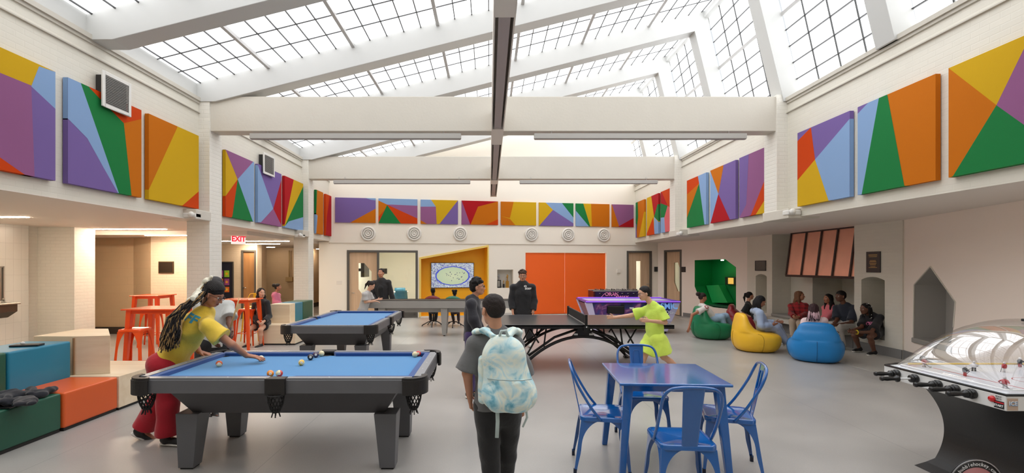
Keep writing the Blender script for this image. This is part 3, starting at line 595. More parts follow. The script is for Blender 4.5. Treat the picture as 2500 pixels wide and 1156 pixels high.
# ---- plaques and signs
PLm = mat('dark bronze plaque', (58,46,36), .35, .6); PG = mat('plaque gold text', (176,150,96), .4, .5); PD = mat('black sign', (44,42,42), .4)
def plaque(pl, x0, x1, y0, y1, m, lab, name='wall_plaque', cat='plaque', lines=(), bars=(), border=None, t=.02, grp=None):
    xm = (x0+x1)/2; u0 = pl.hit(x0, 650)[0]; u1 = pl.hit(x1, 650)[0]; z1 = pl.hit(xm, y0)[1]; z0 = pl.hit(xm, y1)[1]; u0, u1 = min(u0,u1), max(u0,u1)
    c = pl.pt((u0+u1)/2, z0, 0); o = thing(name, lab, cat, c, 0, grp); T = Matrix.Translation(-Vector(c))
    mb = MB(); pbox(mb, pl, u0, u1, z0, z1, .001, t); mb.xf(T).build('plate', m, o, bevel=.003)
    if border: mb = MB(); frame(mb, pl, u0+.004, u1-.004, z0+.004, z1-.004, .016, t-.002, t+.006); mb.xf(T).build('plaque_border', border, o)
    for (fz, fw_, h_) in bars:
        mb = MB(); um_ = (u0+u1)/2; pbox(mb, pl, um_-fw_*(u1-u0)/2, um_+fw_*(u1-u0)/2, z0+(z1-z0)*fz-h_/2, z0+(z1-z0)*fz+h_/2, t, t+.002); mb.xf(T).build('engraved_line', PG, o)
    for (s, fz, sz, mm) in lines:
        p = Vector(pl.pt((u0+u1)/2, z0+(z1-z0)*fz, t+.002))-Vector(c); text(s, sz, p, PI/2, pl.rz(), mm, o, ext=.001)
    return o
plaque(Plane((0,11.45),(1,0)), 388, 425, 639, 668, PLm, 'brown metal plaque with raised frame on the left brick pier', border=mat('bronze rim', (112,84,56), .35, .7))
plaque(PIER, 1845, 1871, 637, 662, mat('dark slate plaque', (84,80,78), .4), 'small square dark plaque above the narrow arched niche', border=PD)
plaque(PIER, 2117, 2151, 615, 666, PD, 'tall black memorial plaque with gold writing above the arched niche', bars=((.84,.62,.016),(.76,.58,.012),(.58,.40,.008),(.54,.46,.008),(.50,.50,.008),(.44,.52,.008),(.40,.44,.008),(.36,.40,.008),(.28,.36,.008),(.24,.60,.010)))
plaque(BACK, 1597, 1607, 652, 664, PD, 'small black room sign right of the back wall maple door', 'room_sign', 'sign')
plaque(PINK, 1665, 1674, 652, 665, PD, 'small black room sign beside the angled maple door', 'room_sign', 'sign')
plaque(BACK, 822, 835, 686, 695, mat('white switch', (238,230,218), .5), 'white light switch plate left of the window unit', 'light_switch', 'light switch', t=.01)
plaque(BACK, 1506, 1514, 658, 667, MATS['white switch'], 'small round white alarm on the wall between orange doors and maple door', 'wall_alarm', 'alarm', t=.03)
# exit sign
p = at(582, 583, 11.2); t = thing('exit_sign', 'red and white illuminated EXIT sign hanging from the low ceiling', 'sign', (p[0], p[1], p[2]-.13), math.radians(42))
MB().box(-.15, .15, -.018, .018, 0, .24).build('housing', mat('exit white', (246,236,232), .4, emit=.5), t, bevel=.006)
ER = mat('exit red', (226,38,58), .4, emit=.6)
for s in (1, -1): text('EXIT', .17, (0, -.021*s, .115), PI/2, 0 if s > 0 else PI, ER, t, sx=.86, bold=.006)
MB().box(-.15, .15, -.019, .019, .225, .245).build('red_edge', ER, t); MB().box(-.05,.05,-.02,.02,.24,.25).build('canopy', VW, t)
# bulletin board
bu0, bu1 = DW.hit(540, 640)[0], DW.hit(569.5, 640)[0]; bz1 = DW.hit(550, 641)[1]; bz0 = DW.hit(550, 740)[1]
c = DW.pt((bu0+bu1)/2-.2, bz0, 0); t = thing('bulletin_board', 'navy bulletin board with bright children paintings beside the brown door', 'bulletin board', c); T = Matrix.Translation(-Vector(c))
mb = MB(); pbox(mb, DW, bu0-.45, bu1, bz0, bz1, 0, .03); mb.xf(T).build('board', mat('navy board', (26,30,48), .7), t)
mb = MB(); frame(mb, DW, bu0-.47, bu1+.02, bz0-.02, bz1+.02, .03, 0, .045); mb.xf(T).build('board_frame', mat('board rim', (70,66,62), .5), t)
cols = [((150,200,60),(236,186,30)), ((150,70,140),(236,160,70)), ((226,110,40),(240,200,80))]
for i, (ya, yb) in enumerate(((661,677),(681,697),(701,714))):
    for xa, xb in ((549,561), (535,546)):
        u0_, u1_ = DW.hit(xa, 650)[0], DW.hit(xb, 650)[0]; z1_, z0_ = DW.hit(550, ya)[1], DW.hit(550, yb)[1]
        mb = MB(); pbox(mb, DW, u0_, u1_, z0_, z1_, .03, .035, 0)
        cu, cz, R_ = (u0_+u1_)/2, (z0_+z1_)/2, min(u1_-u0_, z1_-z0_)*.4
        mb.poly([DW.pt(cu+R_*(1 if k % 2 else .5)*math.cos(k*PI/7), cz+R_*(1 if k % 2 else .5)*math.sin(k*PI/7), .037) for k in range(14)], 1)
        a, b = cols[(i+(xa < 540)) % 3]; mb.xf(T).build('painting', [mat('paint %d %d' % a[:2], a, .6), mat('paint %d %d' % b[:2], b, .6)], t, fix=False)
# conduit on the far tan wall
mb = MB(); a = at(706, 612, 18.42); b = at(706, 680, 18.42); mb.tube([a, b], .02); o = thing('conduit', 'tan wall conduit with junction box in the far left corner', 'conduit', (a[0], 18.46, b[2])); mb.xf(Matrix.Translation(-Vector(o.location))).build('pipe', mat('tan conduit', (186,158,112), .5), o)
MB().box(-.12, .14, -.1, .02, -.12, .05).build('junction_box', MATS['tan conduit'], o, bevel=.01)
# ---------------------------------------------------------------- pool tables
GC = mat('charcoal laminate', (98,98,101), .42, vary=.04, vscale=6); GCd = mat('dark charcoal laminate', (74,72,74), .45, vary=.04, vscale=6)
BF = mat('blue felt', (58,132,188), .9, bump=.15, bscale=600, sheen=.3); BFd = mat('shadow toned cushion felt', (18,70,136), .9, sheen=.3)  # cushion felt darkened to carry the steep shadow on its face
LTH = mat('black leather', (34,31,30), .4, bump=.2, bscale=120); NET = mat('black net cord', (24,22,22), .7); SGT = mat('white sight dot', (225,225,225), .4)
RAILG = mat('rail top grey', (140,142,146), .32)
def ring(cx, cy, r, a0, a1, n): return [(cx+r*math.cos(a0+(a1-a0)*i/n), cy+r*math.sin(a0+(a1-a0)*i/n)) for i in range(n+1)]
def pool_table(lab, loc, rz, L, W, zt=.79):
    t = thing('pool_table', lab, 'pool table', loc, rz, 'pool tables with blue cloth'); hl, hw = L/2, W/2; rw = .125
    # slate bed and cloth
    MB().box(-hl+.1, hl-.1, -hw+.1, hw-.1, zt-.09, zt-.035).build('bed', BF, t)
    pc = .085                                                   # corner cut
    # rails: four sides, each a mesh
    def rail(a, b, n):                                          # outer edge from a to b, n inward
        a = Vector(a); b = Vector(b); n = Vector(n); d = (b-a).normalized()
        mb = MB(); s = lambda u, w, z: (a.x+d.x*u+n.x*w, a.y+d.y*u+n.y*w, z); Lr = (b-a).length
        P = [(0,zt-.115),(0,zt-.014),(.012,zt),(rw-.05,zt),(rw-.05,zt-.115)]
        mb.prism([s(0, w, z) for w, z in P], tuple(d*Lr)+() if len(d) == 3 else (d.x*Lr, d.y*Lr, 0)); o = mb.build('rail', GC, t)
        mb = MB(); mb.prism([s(0,.004,zt+.0008), s(0,rw-.052,zt+.0008), s(0,rw-.052,zt+.0018), s(0,.004,zt+.0018)], (d.x*Lr, d.y*Lr, 0)); mb.build('rail_top', RAILG, o)
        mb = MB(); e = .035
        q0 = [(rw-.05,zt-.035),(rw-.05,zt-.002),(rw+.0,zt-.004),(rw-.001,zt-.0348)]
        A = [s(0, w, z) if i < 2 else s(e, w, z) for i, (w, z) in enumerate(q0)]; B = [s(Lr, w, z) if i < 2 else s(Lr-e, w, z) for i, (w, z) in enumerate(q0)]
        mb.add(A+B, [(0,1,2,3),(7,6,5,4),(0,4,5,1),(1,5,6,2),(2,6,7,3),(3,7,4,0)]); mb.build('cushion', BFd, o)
        m = max(2, int(round(Lr/.28)))
        for i in range(1, m): c = s(Lr*i/m, rw*.33, zt+.0025); MB().cyl(c, (c[0],c[1],zt+.004), .006, n=8).build('sight_dot', SGT, o)
    sp = .075
    for sy in (-1, 1):
        rail((-hl+pc, sy*hw, 0), (-sp, sy*hw, 0), (0,-sy,0)); rail((sp, sy*hw, 0), (hl-pc, sy*hw, 0), (0,-sy,0))
    for sx in (-1, 1): rail((sx*hl, -hw+pc, 0), (sx*hl, hw-pc, 0), (-sx,0,0))
    # pockets: leather cap, iron lip and net
    def pocket(cx, cy, ang, side):
        mb = MB(); a = ang
        if side:
            q = 1 if cy > 0 else -1
            mb.box(cx-.078, cx+.078, cy-q*.002 if q > 0 else cy-.035, cy+.035 if q > 0 else cy+.002, zt-.125, zt+.008)
            mb.box(cx-.07, cx+.07, min(cy, cy-q*.06), max(cy, cy-q*.06), zt-.02, zt+.006)
            nc = (cx, cy+q*.005)
        else:
            ox, oy = math.cos(a), math.sin(a); ccx, ccy = cx-ox*.135, cy-oy*.135
            pts = ring(ccx, ccy, .128, a-1.25, a+1.25, 14)+ring(ccx, ccy, .082, a+1.25, a-1.25, 14)
            mb.prism([(x,y,zt-.02) for x, y in pts], (0,0,.028))
            pts = ring(ccx, ccy, .134, a-1.2, a+1.2, 14)+ring(ccx, ccy, .112, a+1.2, a-1.2, 14)
            mb.prism([(x,y,zt-.125) for x, y in pts], (0,0,.115))
            nc = (ccx+ox*.03, ccy+oy*.03)
        p = mb.build('pocket', LTH, t, bevel=.006)
        mb = MB(); n = 12; zt_, zb_ = zt-.125, zt-.25
        for k in range(n):                                       # crossing cords of the net
            for dr in (1, -1):
                pts = []
                for i in range(6):
                    f = i/5; r = .062*(1-.5*f*f); th = 2*PI*(k+dr*f*2.2)/n; pts.append((nc[0]+r*math.cos(th), nc[1]+r*math.sin(th), zt_+(zb_-zt_)*f))
                mb.tube(pts, .0042, 4)
        mb.tube([(nc[0]+.062*math.cos(2*PI*k/16), nc[1]+.062*math.sin(2*PI*k/16), zt_) for k in range(16)], .006, 5, closed=True)
        mb.lathe([(.034,zb_+.01),(.028,zb_-.012),(.0,zb_-.016)], (nc[0],nc[1],0), n=12)
        for k in range(6): mb.tube([(nc[0]+.02*math.cos(k), nc[1]+.02*math.sin(k), zb_), (nc[0]+.035*math.cos(k), nc[1]+.035*math.sin(k), zb_-.045)], .005, 4)
        mb.build('pocket_net', NET, p)
        mb = MB()
        if side: mb.cyl((cx, cy-(.075 if cy > 0 else -.075), zt-.04), (cx, cy-(.075 if cy > 0 else -.075), zt-.0335), .05, n=18)
        else: mb.cyl((cx-math.cos(a)*.165, cy-math.sin(a)*.165, zt-.04), (cx-math.cos(a)*.165, cy-math.sin(a)*.165, zt-.0335), .056, n=18)
        mb.build('pocket_hole', NET, p)
    for sx in (-1, 1):
        for sy in (-1, 1): pocket(sx*(hl-.0), sy*(hw-.0), math.atan2(sy*1.0, sx*1.0), False)
    pocket(0, -hw, 0, True); pocket(0, hw, 0, True)
    # tapered body
    MB().frust((0,0,zt-.34), (hl-.345, hw-.24), (0,0,zt-.11), (hl-.20, hw-.11)).build('body', GCd, t, bevel=.004)
    MB().box(-hl+.09, hl-.09, -hw+.09, hw-.09, zt-.125, zt-.10).build('body_top', GCd, t)
    for sx in (-1, 1):
        for sy in (-1, 1):
            MB().frust((sx*(hl-.31), sy*(hw-.25), .012), (.062,.062), (sx*(hl-.325), sy*(hw-.27), zt-.33), (.092,.092)).build('leg', GC, t, bevel=.004)
            MB().box(sx*(hl-.31)-.05, sx*(hl-.31)+.05, sy*(hw-.25)-.05, sy*(hw-.25)+.05, 0, .014).build('leg_foot', NET, t)
    return t
pool_table('near pool table with blue cloth and charcoal body, balls lying on it', (-1.66,4.395,0), 0, 2.27, 1.25)
pool_table('far pool table with blue cloth standing end-on behind the near one', (-2.37,8.30,0), PI/2, 2.40, 1.37)
# balls
ZB = .755
BALLC = {'cue': (236,226,200), 'orange': (238,140,30), 'yellow': (238,186,60), 'red': (206,50,44), 'black': (28,26,36), 'purple': (62,36,70), 'cream': (232,216,170), 'burnt': (214,84,30)}
def ball_mat(c, stripe):
    nm = 'ball '+c+(' stripe' if stripe else '')
    if nm in MATS: return MATS[nm]
    m = mat(nm, BALLC[c], .08, coat=.5)
    if stripe:
        nt = m.node_tree; b = nt.nodes['Principled BSDF']; tc = nt.nodes.new('ShaderNodeTexCoord'); s = nt.nodes.new('ShaderNodeSeparateXYZ'); nt.links.new(tc.outputs['Object'], s.inputs[0])
        a = nt.nodes.new('ShaderNodeMath'); a.operation = 'ABSOLUTE'; nt.links.new(s.outputs[2], a.inputs[0])
        l = nt.nodes.new('ShaderNodeMath'); l.operation = 'LESS_THAN'; l.inputs[1].default_value = .015; nt.links.new(a.outputs[0], l.inputs[0])
        mx = nt.nodes.new('ShaderNodeMix'); mx.data_type = 'RGBA'; nt.links.new(l.outputs[0], mx.inputs['Factor']); mx.inputs['A'].default_value = rgb(BALLC['cream']); mx.inputs['B'].default_value = rgb(BALLC[c]); nt.links.new(mx.outputs['Result'], b.inputs['Base Color'])
    return m
R_ = .0286
for (px, py, c, st, num, lab) in ((535,889,'burnt',1,'13','orange striped pool ball lying alone at the left of the blue cloth'), (637,876,'cue',0,'','white cue ball under the outstretched hand'), (736,886,'yellow',1,'9','pale yellow striped pool ball in the middle of the cloth'), (758,873,'black',0,'8','black pool ball next to the pale yellow striped ball'), (771,867,'purple',0,'4','dark purple pool ball at the far side pocket'), (785,864,'cream',0,'','cream pool ball right of the dark purple ball'), (660,913,'orange',0,'5','orange pool ball at the near side pocket'), (682,913,'red',1,'11','red striped pool ball beside the orange ball'), (1013,866,'cream',0,'','pale pool ball left in the far right corner'), (1021,864,'red',0,'3','red pool ball in the far right corner pocket')):
    p = fl(px, py, ZB+R_)
    o = MB().ball((0,0,0), R_, n=24).build('pool_ball', ball_mat(c, st), fix=False); o.location = (p[0], p[1], ZB+R_); o.rotation_euler = (.9, .5, px*.1) if st else (0,0,0)
    tag(o, lab, 'pool ball', 'pool balls on the near table')
    if num:
        t_ = Vector((0,0,H))-Vector(o.location); t_.normalize(); q = t_.to_track_quat('Z', 'Y')
        M = o.rotation_euler.to_matrix().inverted(); d = M @ t_
        dd = MB().lathe([(0,.0),(.011,-.002)], n=16); e = dd.build('number_disc', mat('ball number disc', (240,236,222), .1), o, fix=False); e.location = d*(R_+.0004); e.rotation_euler = d.to_track_quat('Z','Y').to_euler()
        tx = text(num, .013, d*(R_+.0008), 0, 0, mat('ball number ink', (30,28,28), .3), o, ext=.0001); tx.rotation_euler = (M.to_4x4() @ q.to_matrix().to_4x4()).to_euler()
# ---------------------------------------------------------------- table tennis table
TT = mat('black table tennis top', (56,56,58), .28); TK = mat('black metal', (22,21,22), .35, .2); TWh = mat('white line', (220,220,220), .5)
tt = thing('table_tennis_table', 'black table tennis table with arched metal legs and net', 'table tennis table', (1.48, 8.20, 0))
MB().box(-1.37, 1.37, -.7625, .7625, .74, .762).build('table_top', TT, tt)
MB().box(-1.37, 1.37, -.7625, -.735, .70, .755).box(-1.37, 1.37, .735, .7625, .70, .755).box(-1.37, -1.34, -.735, .735, .70, .755).box(1.34, 1.37, -.735, .735, .70, .755).build('apron', TK, tt)
mb = MB(); e = .7635; mb.box(-1.37,1.37,-.7625,-.7425,.762,.7626).box(-1.37,1.37,.7425,.7625,.762,.7626).box(-1.37,-1.35,-.74,.74,.762,.7626).box(1.35,1.37,-.74,.74,.762,.7626); mb.build('edge_line', mat('grey line', (120,120,120), .5), tt)
mb = MB()
for i in range(60): y = -.82+1.64*i/59; mb.box(-.0015,.0015,y-.0015,y+.0015,.77,.905)
for i in range(8): z = .772+.13*i/7; mb.box(-.0015,.0015,-.82,.82,z-.0015,z+.0015)
mb.box(-.001,.001,-.82,.82,.77,.905)
nt_ = mb.build('net', mat('dark net', (44,40,40), .8), tt); MB().box(-.006,.006,-.83,.83,.900,.915).build('net_tape', mat('net tape', (70,66,66), .7), nt_); MB().box(-.004,.004,-.8,.8,.763,.775).build('net_bottom_tape', mat('net lower tape', (176,172,166), .7), nt_)
for sy in (-1, 1):
    pst = MB().box(-.02,.02,sy*.83-.015,sy*.83+.015,.66,.925).box(-.035,.035,sy*.80-.04,sy*.80+.04,.68,.74).build('net_post', TK, tt, bevel=.003)
    MB().ball((.07,sy*.86,.70), .012).ball((.0,sy*.86,.74), .010).build('bolt', TWh, pst)
for sy in (-1, 1):
    y = sy*.60; pts = []; r = []
    for i in range(25):
        f = -1+2*i/24; x = f*1.02; z = .56-.53*abs(f)**2.05; pts.append((x, y, z)); r.append(.03)
    MB().tube(pts, r, 8, sq=.8).build('arched_leg', TK, tt)
    MB().prism([(-.19,y-.02,.55),(.19,y-.02,.55),(.15,y-.02,.60),(.07,y-.02,.70),(-.07,y-.02,.70),(-.15,y-.02,.60)], (0,.04,0)).build('centre_bracket', TK, tt)
    MB().box(-.15,-.09,y-.026,y-.02,.585,.61).box(.09,.15,y-.026,y-.02,.585,.61).build('bracket_label', TWh, tt)
    for sx in (-1, 1):
        MB().tube([(sx*.08,y,.68), (sx*.45,y,.55), (sx*.86,y,.26)], .02, 6).build('brace', TK, tt)
        MB().tube([(sx*.58,y,.71), (sx*.62,y,.40)], .014, 6).build('strut', TK, tt)
        MB().tube([(sx*.86,y,.72), (sx*.70,y,.46)], .013, 6).build('strut', TK, tt)
        MB().tube([(sx*.64,y,.71), (sx*1.02,y,.03)], .014, 6).build('strut', TK, tt)
        MB().box(sx*1.02-.05, sx*1.02+.05, y-.05, y+.05, 0, .035).build('foot_pad', TK, tt)
for sx in (-1,1): MB().tube([(sx*1.0,-.6,.06),(sx*1.0,.6,.06)], .018, 6).build('cross_bar', TK, tt)
MB().box(-.82, .82, -.45, .45, .68, .70).build('red_under_panel', mat('red panel', (190,60,66), .5), tt)
bl = MB().ball((0,0,0), .02, n=12).build('table_tennis_ball', TWh, fix=False); pb = fl(1481, 818, .02); bl.location = tuple(pb); tag(bl, 'white table tennis ball lying on the floor beyond the arched table legs', 'ball')
# ---------------------------------------------------------------- shuffleboard table
SG = mat('grey wood laminate', (160,157,152), .4, vary=.04, vscale=5)
sh = thing('shuffleboard_table', 'long grey shuffleboard table with tapered legs near the yellow alcove', 'shuffleboard table', (-1.2, 11.7, 0))
MB().box(-1.72, 1.72, -.26, -.22, .67, .845).box(-1.72,1.72,.22,.26,.67,.845).box(-1.72,-1.68,-.22,.22,.67,.845).box(1.68,1.72,-.22,.22,.67,.845).box(-1.7,1.7,-.24,.24,.67,.70).build('cabinet', SG, sh, bevel=.004)
MB().box(-1.72,1.72,-.262,-.215,.845,.857).box(-1.72,1.72,.215,.262,.845,.857).box(-1.722,-1.67,-.26,.26,.845,.857).box(1.67,1.722,-.26,.26,.845,.857).build('padded_rim', mat('dark rim', (48,46,46), .5), sh)
MB().box(-1.6,1.6,-.17,.17,.76,.80).build('playing_board', wood_mat('pale play board', (206,170,120), (220,188,140), .2, 'X'), sh)
MB().frust((0,0,.56), (1.1,.12), (0,0,.675), (1.35,.16)).build('under_cabinet', SG, sh)
for x in (-1.35, .13, 1.4):
    for y in (-.16, .16): MB().frust((x,y,.02), (.045,.045), (x,y,.67), (.082,.07)).build('leg', SG, sh, bevel=.003); MB().cyl((x,y,0),(x,y,.022),.02,n=10).build('leg_foot', TK, sh)
# ---------------------------------------------------------------- metal chair, stool, tables
BM = mat('glossy blue metal', (8,92,168), .16, .0, coat=1.0, vary=.05, vscale=9); OM = mat('glossy orange metal', (240,84,24), .25, .1, coat=.4); YM = mat('yellow metal', (232,180,40), .3, .1)
def slant_leg(m_, top, foot, w0, w1, th, out):                     # folded sheet leg, wide on top
    mb = m_; t = Vector(top); f = Vector(foot); o = Vector(out)
    ox, oy = (1 if o.x > 0 else -1), (1 if o.y > 0 else -1)
    n = 18; vs = []
    def prof(s):                                                   # arched widening at the top
        a_ = 1-s/.5 if s < .5 else 0
        return w1+(w0-w1)*(1-math.sqrt(max(0, 1-a_*a_)))+.012*math.exp(-((s-.55)/.22)**2)
    rows = []
    for i in range(n+1):
        s = (i/n)**1.5; c = t+(f-t)*s; w = prof(s)
        rows.append([(c.x-ox*w, c.y, c.z), (c.x, c.y, c.z), (c.x, c.y-oy*w, c.z), (c.x-ox*th, c.y-oy*w, c.z), (c.x-ox*th, c.y-oy*th, c.z), (c.x-ox*w, c.y-oy*th, c.z)])
    vs = [p for r in rows for p in r]; fs = []
    for i in range(n):
        for k in range(6): fs.append((i*6+k, i*6+(k+1)%6, (i+1)*6+(k+1)%6, (i+1)*6+k))
    fs += [(0,1,2,3,4,5), tuple(n*6+k for k in (5,4,3,2,1,0))]; mb.add(vs, fs); return mb
def rrect(hx, hy, r, n=5, taper=0):
    P = []
    for cx, cy, a in ((hx-r,hy-r,0),(-hx+r,hy-r,PI/2),(-hx+r,-hy+r,PI),(hx-r,-hy+r,1.5*PI)):
        for i in range(n+1): b = a+PI/2*i/n; x, y = cx+r*math.cos(b), cy+r*math.sin(b); P.append((x*(1-taper*(hy-y)/(2*hy)), y))
    return P
def seat_shell(mb, P, z, h, dish=.008):
    n = len(P); vs = [(x*1.0, y*1.0, z-h) for x, y in P]+[(x, y, z-.008) for x, y in P]+[(x*.965, y*.965, z) for x, y in P]+[(x*.86, y*.86, z-dish) for x, y in P]+[(0,0,z-dish)]
    fs = []
    for r in range(3):
        for i in range(n): fs.append((r*n+i, r*n+(i+1)%n, (r+1)*n+(i+1)%n, (r+1)*n+i))
    for i in range(n): fs.append((3*n+i, 3*n+(i+1)%n, 4*n))
    mb.add(vs, fs, 0, True); return mb
def spline(P, k=5):                                   # smooth curve through points
    P = [Vector(p) for p in P]; Q = []
    for i in range(len(P)-1):
        a, b, c, d = P[max(0,i-1)], P[i], P[i+1], P[min(len(P)-1,i+2)]
        for j in range(k): t = j/k; Q.append(.5*((2*b)+(c-a)*t+(2*a-5*b+4*c-d)*t*t+(3*b-a-3*c+d)*t**3))
    return Q+[P[-1]]
def metal_chair(m, lab, loc, rz, s=1.0, grp=None):                   # front of the seat is -y
    t = thing('metal_chair', lab, 'chair', loc, rz, grp)
    P = rrect(.185, .185, .05, 5, -.06); seat_shell(MB(), P, .455, .035).build('seat', m, t)
    for sx in (-1, 1):
        for sy in (-1, 1):
            slant_leg(MB(), (sx*.178, sy*.175, .425), (sx*.215, sy*(.235 if sy > 0 else .205), .0), .165, .020, .005, (sx, sy, 0)).build('leg', m, t)
            MB().box(sx*.215-(.024 if sx > 0 else 0), sx*.215+(0 if sx > 0 else .024), sy*(.235 if sy > 0 else .205)-(.024 if sy > 0 else 0), sy*(.235 if sy > 0 else .205)+(0 if sy > 0 else .024), 0, .05).build('leg_foot', mat('dark rubber foot', (24,30,50), .6), t)
    hoop = [(-.19,.02,.43), (-.192,.10,.53), (-.192,.19,.68), (-.185,.235,.78), (-.15,.255,.835), (-.08,.262,.852), (0,.264,.855), (.08,.262,.852), (.15,.255,.835), (.185,.235,.78), (.192,.19,.68), (.192,.10,.53), (.19,.02,.43)]
    MB().tube(spline(hoop), .011, 8).build('back_hoop', m, t)
    vs = []
    for i in range(9):
        f = i/8; z = .44+.405*f; y = .178+.085*f; w = .05+.018*f
        for x, dy in ((-w, -.004), (-w+.008, 0), (w-.008, 0), (w, -.004)): vs.append((x, y+dy, z))
    mb = MB(); mb.add(vs, [(i*4+k, i*4+k+1, (i+1)*4+k+1, (i+1)*4+k) for i in range(8) for k in range(3)])
    o = mb.build('back_splat', m, t, fix=False); sd = o.modifiers.new('s', 'SOLIDIFY'); sd.thickness = .004
    pr = [(x*.03, .178+.085*f-.003, .44+.405*f) for x, f in ((-1,.55),(-1,.86),(-.7,.9),(.7,.9),(1,.86),(1,.55),(.9,.52),(-.9,.52))]
    MB().tube(pr, .003, 5, closed=True).build('pressed_ridge', m, o)
    t.scale = (s, s, s); return t
def ch(lab, x, y, rz, s=1.02): return metal_chair(BM, lab, (x, y, 0), rz, s, 'blue metal chairs round the blue table')
first = ch('blue metal chair left of the blue table, facing right', .94, 4.03, math.radians(82))
c2 = dup(first, (1.965,4.0,0), math.radians(-107), 'blue metal chair right of the blue table, facing left')
c3 = dup(first, (1.47,4.62,0), math.radians(-3), 'blue metal chair behind the blue table, facing the camera')
c4 = dup(first, (1.36,3.43,0), math.radians(176), 'nearest blue metal chair in front of the blue table, its back to the camera')
def metal_table(m, lab, loc, rz, w, d, z, leg_in=.07, splay=.06, grp=None, lt=.075):
    t = thing('metal_table', lab, 'table', loc, rz, grp); hw, hd = w/2, d/2
    MB().box(-hw, hw, -hd, hd, z-.022, z).build('table_top', m, t, bevel=.008, seg=3)
    MB().box(-hw+.06,hw-.06,-hd+.06,-hd+.065,z-.075,z-.02).box(-hw+.06,hw-.06,hd-.065,hd-.06,z-.075,z-.02).box(-hw+.06,-hw+.065,-hd+.06,hd-.06,z-.075,z-.02).box(hw-.065,hw-.06,-hd+.06,hd-.06,z-.075,z-.02).build('apron', m, t)
    for sx in (-1,1):
        for sy in (-1,1):
            x, y = sx*(hw-leg_in), sy*(hd-leg_in)
            mb = MB(); mb.frust((x+sx*(splay-.01), y+sy*(splay-.01), 0), (.024,.024), (x-sx*.012, y-sy*.012, z-.02), (lt/2,lt/2)); mb.build('leg', m, t, bevel=.008)
    return t
metal_table(BM, 'square glossy blue metal table between four blue chairs', (1.465,4.12,0), math.radians(-3.5), .86, .80, .76)
MT_ = 'tall orange metal tables'
metal_table(OM, 'tall orange table at the left behind the bleachers', (-5.0,7.35,0), 0, .74, .62, 1.04, .07, .05, MT_)
metal_table(OM, 'tall orange table farthest back by the framed brown plaque', (-7.35,10.6,0), 0, .62, .62, 1.04, .06, .05, MT_)
metal_table(OM, 'tall orange table right of the near column', (-5.06,9.85,0), 0, .64, .62, 1.0, .06, .06, MT_)
def stool(lab, loc, rz, m=OM, z=.76, back=False, cat='stool'):
    t = thing('metal_stool', lab, cat, loc, rz, 'orange metal stools' if m is OM else None)
    seat_shell(MB(), rrect(.155,.155,.04,4), z, .035).build('seat', m, t)
    for sx in (-1,1):
        for sy in (-1,1): slant_leg(MB(), (sx*.15, sy*.15, z-.03), (sx*.20, sy*.20, 0), .13, .022, .005, (sx, sy, 0)).build('leg', m, t)
    MB().tube([(-.175,-.175,.25),(.175,-.175,.25),(.175,.175,.25),(-.175,.175,.25)], .008, 6, closed=True).build('footrest', m, t)
    if back: MB().tube([(-.15,.13,z-.03),(-.155,.15,z+.2),(-.12,.17,z+.27),(0,.175,z+.285),(.12,.17,z+.27),(.155,.15,z+.2),(.15,.13,z-.03)], .01, 8).build('back_hoop', m, t); MB().box(-.05,.05,.15,.155,z-.02,z+.275).build('back_splat', m, t)
    return t
s0_ = stool('orange metal stool in front of the tall left table', (-5.16,7.05,0), .1)
dup(s0_, (-5.36,9.35,0), .2, 'orange metal stool left of the tall table by the near column')
dup(s0_, (-5.12,10.3,0), .0, 'orange metal stool pushed under the tall table by the near column')
dup(s0_, (-7.05,10.1,0), .3, 'orange metal stool in front of the farthest tall table')
stool('yellow metal stool with hoop back behind the tall table by the near column', (-5.32,10.9,0), .1, YM, .76, True)
# ---------------------------------------------------------------- stepped benches
PLY = wood_mat('birch plywood', (226,204,172), (238,220,192), .45, 'X', .6); VB = mat('teal blue vinyl', (36,126,156), .35, coat=.1); VG_ = mat('dark green vinyl', (32,86,66), .38, coat=.1); VO = mat('orange vinyl', (222,96,40), .38, coat=.1); VYE = mat('yellow vinyl', (222,184,90), .4); PE = mat('plywood edge', (150,118,84), .6)
def bench(name, lab, x0, x1, y0, y1, z0, z1, m, base=True, bev=.02):
    t = thing(name, lab, 'bench', ((x0+x1)/2, (y0+y1)/2, z0), 0, 'stepped bench blocks'); hx, hy = (x1-x0)/2, (y1-y0)/2
    if base and z0 == 0:
        MB().box(-hx+.03, hx-.012, -hy+.01, hy-.01, 0, .03).build('plinth', mat('black plinth', (30,29,28), .6), t); MB().box(-hx, hx, -hy, hy, .03, z1).build('block', m, t, bevel=bev, seg=3)
    else: MB().box(-hx, hx, -hy, hy, 0, z1-z0).build('block', m, t, bevel=bev, seg=3)
    return t
bench('bench_block', 'dark green lower bench block at the left edge with a jacket on it', -4.84, -4.30, 4.17, 4.865, 0, .39, VG_)
bench('bench_block', 'orange lower bench block', -4.84, -4.28, 4.87, 5.575, 0, .39, VO)
bench('bench_block', 'plywood lower bench block right of the orange block', -5.3, -4.27, 5.58, 6.5, 0, .395, PLY, bev=.004)
bench('bench_block', 'dark green upper bench block at the left edge', -5.36, -4.85, 4.17, 4.865, 0, .80, VG_)
bench('bench_block', 'teal blue upper bench block with a black folder on it', -5.36, -4.84, 4.87, 5.60, 0, .80, VB)
t = thing('bench_block', 'plywood upper bench block standing behind the orange block', 'bench', (-4.9,6.0,.396), 0, 'stepped bench blocks')
MB().prism([(x+4.9,y-6.0,0) for x, y in ((-5.35,5.68),(-4.83,5.66),(-4.49,5.73),(-5.0,6.35),(-5.35,6.35))], (0,0,.45)).build('block', PLY, t, bevel=.004); MB().box(.06-.02,.075-.02,-.36,-.345,-.0,.43).build('block_edge', PE, t)
bench('bench_block', 'plywood lower bench block on which a girl in a black jacket sits', -4.81, -4.09, 10.2, 10.9, 0, .42, PLY, bev=.004)
